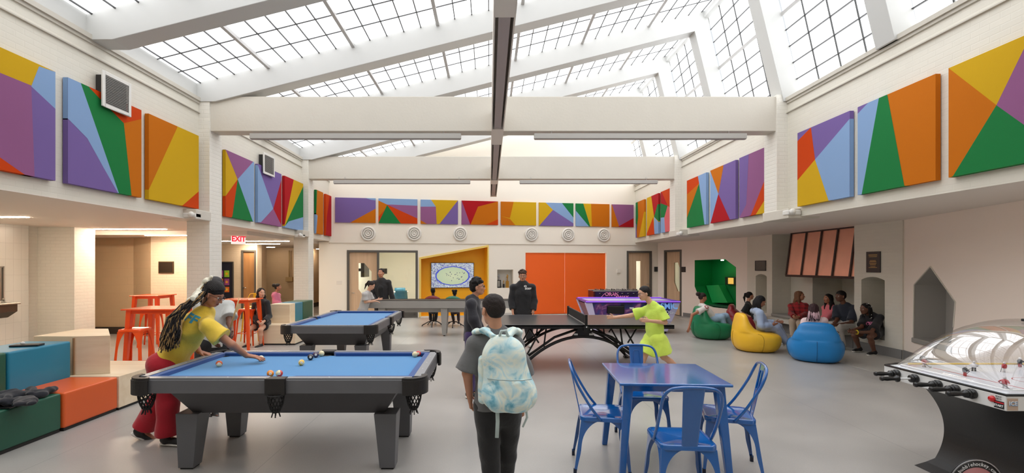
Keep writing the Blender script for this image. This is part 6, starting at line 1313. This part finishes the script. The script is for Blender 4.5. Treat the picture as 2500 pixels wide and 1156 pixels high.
for nm, col, n, seed in (('hair_braids', (30,22,20), 105, 1), ('hair_braids_light', (178,140,88), 62, 2)):
    mb = MB(); rr = random.Random(seed); J = lambda px, py, dy: at(px, py, 4.56+dy)
    for i in range(n):
        a = rr.random(); ex, ey = rr.uniform(-1,1), rr.uniform(0,1); w = lambda k: rr.uniform(-k, k)
        P = [g(w(.05), -.085+w(.02), .06+w(.04)), J(484+w(8), 726+w(8), -.12+w(.06)), J(452+w(12), 752+w(8), -.20+w(.05)), J(424+17*ex+w(4), 784+w(8), -.225+w(.03)), J(419+20*ex+w(6), 806+ey*12-5*ex, -.24+w(.03)), J(416+21*ex+w(6), 822+ey*14-6*ex, -.23+w(.03)), J(413+21*ex+w(7), 832+ey*26-8*ex, -.23+w(.03))]
        mb.tube(P, [.006,.006,.0058,.0055,.005,.0045,.003], 5)
    on(o, mb, nm, mat('braid %d' % col[0], col, .55, bump=.8, bscale=180), base)
mb = MB(); rr = random.Random(8)
for i in range(21):                                  # rows over the scalp gathered at the back, some loose by the face
    ph = -1.30+2.60*i/20; P = []
    for k in range(9): th = math.radians(32+130*k/8); P.append(v3(g(.081*math.sin(ph), -.015+.098*math.cos(ph)*math.cos(th), .040+.094*math.cos(ph)*math.sin(th))))
    P += [v3(g(.03*math.sin(ph), -.108, .075)), v3(g(0, -.128, .062))]; mb.tube(P, .0068, 6)
for i in range(6): x = .070+.008*rr.random(); y = -.02-.012*i; mb.tube([g(x*.85,y,.085), g(x+.010,y,.02), g(x+.008,y+rr.uniform(-.01,.03),-.05), g(x-.008,y+rr.uniform(.0,.04),-.12)], [.006,.006,.0055,.003], 5)
for i in range(0): x = -.05; mb.tube([g(x,.085,.075), g(x*1.1,.112,.02), g(x,.125,-.05), g(x*.8,.10,-.12)], [.0045,.0045,.004,.003], 5)
on(o, mb, 'scalp_braids', MATS['braid 30'], base)
P = [cap(g(-.02,-.12,.085), g(.03,-.12,.085), .026, .026, .01), cap(g(0,-.13,.08), at(487,712,4.46), .022, .030, .02, (0,1,0), .35), cap(at(487,712,4.46), at(467,738,4.40), .034, .040, .02, (0,1,0), .3), cap(at(467,738,4.40), at(452,757,4.36), .040, .018, .02, (0,1,0), .3), cap(at(486,715,4.44), at(470,728,4.34), .030, .026, .02, (0,1,0), .3), cap(g(0,-.12,.09), g(0,-.10,.14), .02, .012, .01)]
V, Q = volume(P, .006, .004, 60); skin('head_scarf', V, Q, cloth((226,220,200)), o, base)
tp = d['top']; bk = unit(np.array([-.35,-.94,.05])); decal(d, tp, 'FF', .108, at(456,779,4.36), unit(np.array([-.12,-.98,.12])), unit(np.array([.48,0,.88])), cloth((62,150,176)), bold=.004)
# boy in dark cap
o, d = person('boy in dark skullcap and light grey t-shirt behind the woman in yellow, holding a cue', dict(Y=5.42, s=.90, vox=.0085, skin='dark', yaw=50, hy=55, pel=(520,838), nk=(523,738), hd=(526,700), el=[(503,792), (561,790,-.05)], wr=[(520,828,-.15), (566,812,-.2)], kn=[(505,925), (529,925)], an=[(505,1010), (525,1011)],
    top=dict(m=cloth((196,196,192)), sleeve=.7, ease=.03, hem=.04), bottom=dict(m=BLK, name='shorts', len=.9, ease=.035), shoe=BSH))
g = d['g']; P = [ell(g(0,-.012,.048), np.array([.086,.100,.078])*.9, d['hr'], .01), cap(g(-.08,.01,.035), g(.08,.01,.035), .015, .015, .02)]; V, Q = volume(P, .006); skin('skullcap', V, Q, mat('skullcap', (52,50,52), .7), o, d['base'])
t = thing('pool_cue', 'wooden pool cue held upright by the boy in the skullcap', 'pool cue', tuple(at(553,900,5.15))); B = np.array(t.location); MB().tube([at(584,728,5.05)-B, at(563,800,5.10)-B], [.006,.011], 10).build('shaft', wood_mat('maple cue', (206,164,110), (222,184,130), .3), t); MB().tube([at(563,800,5.10)-B, at(553,900,5.15)-B], [.011,.015], 10).build('butt', mat('dark cue butt', (52,30,26), .3), t)
# girl seated on plywood block
person('girl in black jacket, grey top and black shorts seated on the plywood block', dict(Y=10.34, s=.90, vox=.010, skin='light', yaw=-12, hy=48, hp=2, pel=(642,787), nk=(637,736), hd=(638,716), el=[(617,772,-.05), (657,773,-.08)], wr=[(632,788,-.30), (644,786,-.32)], kn=[(609,805,-.36), (636,806,-.38)], an=[(606,840,-.34), (636,841,-.30)], curl=.7,
    top=dict(m=BLK, name='jacket', sleeve=1.85, ease=.026, hem=.02, inner=cloth((150,148,146)), hood=True), bottom=dict(m=BLK2, name='shorts', len=.55, ease=.025), shoe=BSH, hair='long', hc=(34,24,20)))
person('girl in pink hoodie with a hair puff walking behind the teal and green blocks', dict(Y=12.6, s=.80, vox=.011, skin='brown', yaw=88, hy=92, pel=(676,751), nk=(674,718), hd=(679,702), el=[(672,738,-.15), (678,738,.12)], wr=[(690,744,-.15), (690,744,.12)], kn=[(672,776), (682,776)], an=[(668,799), (686,799)],
    top=dict(m=cloth((206,112,140)), name='hoodie', sleeve=1.85, ease=.028, hood=True), bottom=dict(m=BLK2, len=1.95, ease=.02), shoe=WSH, hair='puff', hc=(30,22,20)))
person('girl in light grey t-shirt with ponytail leaning on the left end of the shuffleboard table', dict(Y=11.28, s=.84, vox=.010, skin='light', yaw=78, hy=72, hp=30, pel=(886,758), nk=(898,715), hd=(907,698), el=[(892,738,-.12), (908,736,.15)], wr=[(914,736,.0), (921,733,.22)], kn=[(890,786), (884,788)], an=[(888,815), (878,815)], hd0=(1,.2,-.1), pn0=(0,0,-1),
    top=dict(m=cloth((184,182,180)), sleeve=.75, ease=.028, hem=.08), bottom=dict(m=cloth((162,160,160)), len=1.95, ease=.026), shoe=WSH, hair='pony', hc=(36,26,22)))
o, d = person('woman in open black jacket and black top standing behind the shuffleboard table', dict(Y=12.32, s=.95, w=1.18, vox=.010, skin='tan', yaw=-2, hy=-8, pel=(934,752), nk=(931,686), hd=(930,667), el=[(908,722,-.05), (957,724,-.02)], wr=[(917,740,-.28), (963,750,-.05)], kn=[(924,782), (944,782)], an=[(925,804), (951,803)],
    top=dict(m=BLK, name='jacket', sleeve=1.9, ease=.028, inner=cloth((20,20,22)), hood=True), bottom=dict(m=BLK2, len=1.95, ease=.02), shoe=WSH, hair='bun', hc=(34,26,24)))
person('boy in black t-shirt sitting in the maroon swivel chair, seen from behind', dict(Y=13.45, s=.80, vox=.012, skin='deep', face=False, yaw=180, pel=(1058,756), nk=(1058,727), hd=(1057,711), el=[(1078,746,.05), (1038,746,.05)], wr=[(1074,750,.25), (1042,750,.25)], kn=[(1066,756,.35), (1050,756,.35)], an=[(1063,786,.32), (1052,786,.32)], top=dict(m=BLK, sleeve=.8), bottom=dict(m=BLK2, len=1.9), shoe=WSH, hair='fade', hc=(20,17,16)))
person('child with two hair puffs sitting in the green swivel chair, seen from behind', dict(Y=13.3, s=.72, vox=.012, skin='deep', face=False, yaw=180, pel=(1110,758), nk=(1110,731), hd=(1110,716), el=[(1126,748,.05), (1094,748,.05)], wr=[(1124,752,.2), (1096,752,.2)], kn=[(1118,758,.30), (1103,758,.30)], an=[(1120,787,.22), (1108,787,.25)], top=dict(m=cloth((190,200,206)), sleeve=.8), bottom=dict(m=cloth((60,40,42)), len=1.9), shoe=BSH, hair='puffs', hc=(20,17,16)))
person('boy in black hoodie and glasses standing in profile beside the far pool table', dict(Y=6.15, s=.90, vox=.0075, skin='tan', yaw=82, hy=84, hp=-4, pel=(1155,815), nk=(1155,732), hd=(1166,702), el=[(1156,782,-.20), (1160,780,.16)], wr=[(1176,828,-.12), (1180,824,.18)], kn=[(1150,895,-.05), (1164,893,.1)], an=[(1148,958,-.05), (1164,958,.1)], glasses=True,
    top=dict(m=cloth((38,37,44)), name='hoodie', sleeve=1.9, ease=.034, hem=.10, hood=True, wr=.006), bottom=dict(m=cloth((60,40,92)), len=1.95, ease=.02), shoe=BSH, hair='curly', hc=(22,18,17)))
# boy with the backpack
o, d = person('boy in grey t-shirt and black trousers walking away with a backpack, nearest the camera', dict(Y=3.22, s=.90, vox=.0058, skin='tan', yaw=182, hy=207, hp=6, pel=(1216,985), nk=(1212,815), hd=(1203,757), sh=[(1256,845,0), (1160,845,0)], el=[(1276,925,.02), (1141,912,-.02)], wr=[(1276,990,.18), (1147,968,.06)], kn=[(1237,1112,.12), (1196,1110,-.02)], an=[(1228,1218,.22), (1206,1225,-.06)], hc=(34,24,20), curl=.9,
    top=dict(m=cloth((100,100,100)), sleeve=.92, ease=.028, cuff=1.05, hem=.03, wr=.007, nf=18), bottom=dict(m=cloth((28,27,28)), len=1.95, ease=.014, wr=.004), shoe=BSH, hair='fade'))
def tie_dye():
    m = bpy.data.materials.new('tie dye cloth'); m.use_nodes = True; nt = m.node_tree; b = nt.nodes['Principled BSDF']; b.inputs['Roughness'].default_value = .75; tc = nt.nodes.new('ShaderNodeTexCoord'); n = nt.nodes.new('ShaderNodeTexNoise'); n.inputs['Scale'].default_value = 6.5; n.inputs['Detail'].default_value = 4; n.inputs['Distortion'].default_value = 1.6; nt.links.new(tc.outputs['Object'], n.inputs['Vector'])
    cr = nt.nodes.new('ShaderNodeValToRGB'); e = cr.color_ramp.elements; e[0].position = .30; e[0].color = rgb((86,160,186)); e[1].position = .72; e[1].color = rgb((240,230,200))
    for p_, c in ((.38,(150,202,216)),(.45,(204,230,232)),(.55,(234,240,226)),(.64,(184,222,232))): q = e.new(p_); q.color = rgb(c)
    nt.links.new(n.outputs['Fac'], cr.inputs[0]); nt.links.new(cr.outputs[0], b.inputs['Base Color']); return m
TD = tie_dye(); bp = thing('backpack', 'pale blue and cream tie-dye backpack worn by the boy nearest the camera', 'backpack', tuple(at(1242,1000,3.0))); B = np.array(bp.location)
J = lambda px, py, Yq: at(px, py, Yq)
P = [cap(J(1228,864,3.02), J(1243,945,3.0), .124, .152, .03, (0,1,0), .62), cap(J(1208,966,3.0), J(1278,966,3.0), .080, .080, .05, (0,1,0), 1.1), cap(J(1206,870,3.02), J(1252,866,3.02), .062, .066, .05, (0,1,0), 1.1)]
V, Q = volume(P, .006, .006, 17); skin('bag_body', V, Q, TD, bp, B)
P = [cap(J(1226,962,2.965), J(1262,962,2.955), .105, .105, .03, (0,1,0), .62), cap(J(1212,985,2.95), J(1276,985,2.95), .05, .05, .04, (0,1,0), 1.0), cut(J(1240,930,2.9), (0,.15,1))]; V, Q = volume(P, .007, .004, 26); skin('front_pocket', V, Q, TD, bp, B)
MB().tube([J(1190,925,2.95)-B, J(1215,928,2.895)-B, J(1245,930,2.885)-B, J(1275,930,2.89)-B, J(1298,926,2.95)-B], .004, 6).build('zipper', mat('pale zipper', (170,190,190), .5), bp)
for sgn, X0_, X1_ in ((1,1240,1262),(-1,1206,1164)):
    P = [cap(J(X0_,824,3.02), J((X0_+X1_)/2,808,3.10), .026, .034, .02, (0,1,1), .5), cap(J((X0_+X1_)/2,806,3.12), J(X1_,812,3.24), .034, .034, .02, (0,0,1), .5), cap(J(X1_,812,3.24), J(X1_+4*sgn,850,3.34), .030, .026, .02, (0,1,0), .5)]; V, Q = volume(P, .007, .002, 40); skin('shoulder_strap', V, Q, TD, bp, B)
MB().tube([J(1219,824,3.0)-B, J(1224,809,2.98)-B, J(1235,808,2.98)-B, J(1241,823,3.0)-B], .009, 6).build('carry_loop', mat('pale webbing', (190,206,204), .7), bp)
mb = MB(); mb.tube([J(1214,1000,2.97)-B, J(1215,1030,2.96)-B, J(1213,1070,2.96)-B], [.014,.014,.013], 6, sq=.25).build('loose_strap', MATS['pale webbing'], bp); MB().tube([J(1284,1000,2.97)-B, J(1287,1020,2.97)-B, J(1276,1044,2.97)-B], [.009,.008,.006], 6, sq=.3).build('loose_strap', MATS['pale webbing'], bp)
P = [cap(J(1178,880,3.12), J(1180,975,3.10), .030, .034, .02)]; V, Q = volume(P, .007, .003, 40); skin('side_pocket', V, Q, TD, bp, B)
# woman at the table tennis table
o, d = person('woman in black hoodie standing behind the table tennis table in front of the orange doors', dict(Y=10.0, s=.97, w=1.22, vox=.0095, skin='tan', yaw=0, hy=-4, pel=(1277,762), nk=(1276,696), hd=(1276,675), el=[(1249,736,-.02), (1304,736,-.02)], wr=[(1252,763,-.12), (1301,765,-.12)], kn=[(1264,805), (1291,805)], an=[(1262,835), (1293,835)], glasses=True,
    top=dict(m=cloth((26,25,28)), name='hoodie', sleeve=1.75, ease=.036, hood=True, hem=.06), bottom=dict(m=BLK, len=1.95, ease=.03), shoe=WSH, hair='curly', hc=(70,52,42)))
decal(d, d['top'], 'STAFF', .05, at(1290,706,9.85), (0,-1,0), UP, WHT, bold=.003); decal(d, d['top'], 'O', .05, at(1283,700,9.85), (0,-1,0), UP, WHT, bold=.004, sx=1.3)
t = on(o, MB().tube([d['wr'][1]+np.array([.032*math.cos(a), .032*math.sin(a), .012]) for a in np.linspace(0,2*PI,12)[:-1]], .007, 5, closed=True), 'wristwatch', mat('watch band', (190,150,130), .4), d['base'])
# neon boy
LIME = cloth((204,232,92)); LIME2 = cloth((216,240,96))
person('boy in neon lime t-shirt and shorts playing at the table tennis table, facing left', dict(Y=6.95, s=.86, vox=.0075, skin='light', yaw=-72, hy=-80, hp=14, pel=(1600,826), nk=(1594,746), hd=(1572,717), sh=[(1580,758,.10), (1612,758,-.10)], el=[(1541,771,.16), (1624,788,-.14)], wr=[(1500,776,.22), (1584,784,-.24)], kn=[(1571,875,.05), (1620,872,-.05)], an=[(1556,915,.05), (1664,905,.05)], hd0=(-1,.0,.05), ft=(-75,-80), fp=(0,30), glasses=True, curl=.7,
    top=dict(m=LIME, sleeve=.82, ease=.034, hem=.10, wr=.007), bottom=dict(m=LIME2, name='shorts', len=.78, ease=.050, cuff=1.1, wr=.007), shoe=WSH, hair='short', hc=(26,20,19)))
# lounge group
o, d = person('girl in white t-shirt and light jeans lounging in the green beanbag chair', dict(Y=11.12, s=.88, vox=.0095, skin='brown', yaw=88, hy=84, hp=14, pel=(1738,777), nk=(1714,746), hd=(1716,727), el=[(1690,770,-.26), (1724,772,.16)], wr=[(1683,798,-.30), (1746,776,.10)], kn=[(1762,776,-.12), (1772,772,.12)], an=[(1776,822,-.12), (1786,795,.25)],
    top=dict(m=WHT, sleeve=.6, ease=.022), bottom=dict(m=cloth((150,176,200)), name='jeans', len=1.9, ease=.02, wr=.005), shoe=WSH, hair='puff', hc=(44,30,26)))
decal(d, d['top'], 'O', .11, at(1723,751,10.95), (.2,-1,.2), UP, cloth((170,50,50)), bold=.004)
person('girl in black t-shirt sitting in the maroon beanbag chair', dict(Y=12.45, s=.86, vox=.011, skin='tan', yaw=55, hy=78, pel=(1826,775), nk=(1826,741), hd=(1831,723), el=[(1814,765,-.1), (1843,765,-.08)], wr=[(1838,777,-.22), (1850,774,-.2)], kn=[(1848,779,-.3), (1860,778,-.1)], an=[(1856,808,-.25), (1866,806,-.1)], top=dict(m=BLK, sleeve=.9, ease=.024), bottom=dict(m=BLK2, len=1.9), shoe=BSH, hair='pony', hc=(26,20,19)))
person('girl in pale blue sweatsuit with long black braids in the yellow beanbag chair', dict(Y=9.55, s=.93, vox=.009, skin='brown', yaw=80, hy=84, hp=28, pel=(1862,795), nk=(1846,757), hd=(1857,737), el=[(1858,797,-.20), (1868,790,.14)], wr=[(1885,794,-.18), (1892,788,.08)], kn=[(1893,800,-.12), (1897,796,.10)], an=[(1921,838,-.10), (1917,832,.20)],
    top=dict(m=cloth((158,174,202)), name='sweatshirt', sleeve=1.9, ease=.034, wr=.006), bottom=dict(m=cloth((160,174,200)), name='sweatpants', len=1.95, ease=.028, wr=.006), shoe=WSH, hair='braids', hc=(20,17,20), nb=64, lb=.34))
person('woman in red plaid shirt with long light brown hair on the white bench', dict(Y=11.35, s=.94, vox=.0105, skin='tan', yaw=-55, hy=50, pel=(1953,779), nk=(1948,742), hd=(1953,723), el=[(1932,767,-.05), (1970,768,-.15)], wr=[(1938,774,-.28), (1948,775,-.40)], kn=[(1935,785,-.15), (1953,790,-.42)], an=[(1936,822,-.15), (1957,830,-.42)],
    top=dict(m=PLAID, name='plaid_shirt', sleeve=1.85, ease=.026), bottom=dict(m=cloth((188,170,150)), len=1.95, ease=.02), shoe=WSH, hair='long', hc=(126,88,62)))
o, d = person('girl in pale pink top with pink tipped braids in the blue beanbag, seen from behind', dict(Y=8.62, s=.86, vox=.009, skin='brown', face=False, yaw=150, pel=(1992,822), nk=(1987,778), hd=(1986,756), el=[(2018,812,.12), (1962,808,.0)], wr=[(2020,818,.35), (1975,815,.3)], kn=[(2020,818,.42), (1998,818,.45)], an=[(2022,850,.60), (2002,850,.62)], top=dict(m=cloth((232,206,206)), sleeve=.85, ease=.028), bottom=dict(m=BLK2, len=1.9), shoe=WSH, hair='braids', hc=(58,36,40), nb=40, lb=.16))
mb = MB(); rr = random.Random(6); g = d['g']
for i in range(46): x = rr.uniform(-.085,.085); yb = -.11+abs(x)*.4+rr.uniform(-.02,.01); mb.tube([g(x,yb,-.03), g(x*1.15,yb-.025,-.09), g(x*1.3,yb-.03,-.15-.05*rr.random())], [.007,.007,.004], 5)
on(o, mb, 'pink_braid_ends', mat('pink braid', (214,176,184), .6), d['base'])
person('girl in pink shirt with long black hair on the bench beside the man in navy', dict(Y=10.45, s=.86, vox=.010, skin='brown', yaw=-78, hy=-84, pel=(2033,782), nk=(2027,748), hd=(2021,730), el=[(2014,772,.08), (2016,778,-.16)], wr=[(2003,784,.02), (2002,790,-.20)], kn=[(2002,788,.10), (2002,792,-.12)], an=[(2000,832,.10), (2002,838,-.12)], top=dict(m=cloth((224,116,126)), sleeve=1.7, ease=.026), bottom=dict(m=cloth((150,146,142)), len=1.95, ease=.02), shoe=WSH, hair='long', hc=(24,19,18)))
o, d = person('man in navy polo shirt and grey sweatpants seated on the white bench', dict(Y=9.98, s=1.0, w=1.05, vox=.0095, skin='dark', yaw=-66, hy=-82, pel=(2072,792), nk=(2063,747), hd=(2052,724), el=[(2044,782,.04), (2078,789,-.24)], wr=[(2033,796,-.18), (2042,794,-.42)], kn=[(2028,797,.0), (2046,802,-.38)], an=[(2030,838,.0), (2056,848,-.36)],
    top=dict(m=cloth((30,36,50)), name='polo_shirt', sleeve=.85, ease=.028), bottom=dict(m=cloth((192,188,182)), name='sweatpants', len=1.95, ease=.03), shoe=mat('grey shoe', (150,148,146), .5), hair='fade', hc=(22,18,17)))
mb = MB()
for k, (px, py) in enumerate(((2046,812),(2048,820),(2050,828),(2052,836))): p = at(px, py, 9.52); mb.tube([p+np.array([-.02,0,.02]), p+np.array([.02,0,.0]), p+np.array([-.015,0,-.02])], .006, 5)
on(o, mb, 'trouser_lettering', BLK, d['base'])
o, d = person('girl in black t-shirt with white beaded braids sitting in the arched niche', dict(Y=9.28, s=.90, vox=.0085, skin='dark', yaw=-74, hy=-86, hp=6, pel=(2137,806), nk=(2127,770), hd=(2112,755), el=[(2104,800,.02), (2128,812,-.26)], wr=[(2078,808,-.08), (2092,812,-.34)], kn=[(2086,820,.02), (2124,824,-.30)], an=[(2098,850,.08), (2134,858,-.24)], curl=.8,
    top=dict(m=cloth((28,27,32)), sleeve=.8, ease=.032), bottom=dict(m=BLK2, name='shorts', len=.62, ease=.03), shoe=BSH, hair='braids', hc=(20,17,17), nb=46, lb=.15, beads=mat('white bead', (232,230,226), .3)))
decal(d, d['top'], '(%)/', .075, at(2118,790,9.1), (-.75,-.65,.1), UP, cloth((214,120,160)), bold=.003)
on(o, MB().tube([d['wr'][1]+np.array([-.0+.0*a, .036*math.cos(a), .036*math.sin(a)]) for a in np.linspace(0,2*PI,12)[:-1]], .010, 5, closed=True), 'yellow_bracelet', mat('yellow bracelet', (226,196,40), .5), d['base'])
# jacket on the green block
P = []; rr = random.Random(2); J = lambda px, py, z: fl(px, py, z)
pts = [(-60,985),(0,975),(30,960),(60,965),(95,962),(128,950)]
for (a, b) in zip(pts[:-1], pts[1:]): P.append(cap(J(*a,.43), J(*b,.43), .055, .045, .05, (0,0,1), .6))
for k in range(12): x = rr.uniform(-40,80); y = rr.uniform(945,985); P.append(cap(J(x,y,.43), J(x+rr.uniform(-20,20),y+rr.uniform(-10,10),.45), .045, .03, .03, (0,0,1), .6))
P.append(cut((0,0,.393), (0,0,-1))); V, Q = volume(P, .008, .012, 34); b_ = np.array([V[:,0].mean(), V[:,1].mean(), .392]); o = skin('jacket', V, Q, cloth((20,22,32)), None, b_); o.location = tuple(b_); tag(o, 'dark navy jacket crumpled on the dark green lower bench block', 'jacket')
p = J(15,990,.40); t = thing('tablet', 'black tablet lying beside the crumpled jacket', 'tablet', (p[0]-.02, p[1]-.03, .392), .2); MB().box(-.13,.13,-.09,.09,0,.014).build('tablet_body', mat('tablet black', (22,22,24), .25), t, bevel=.004)
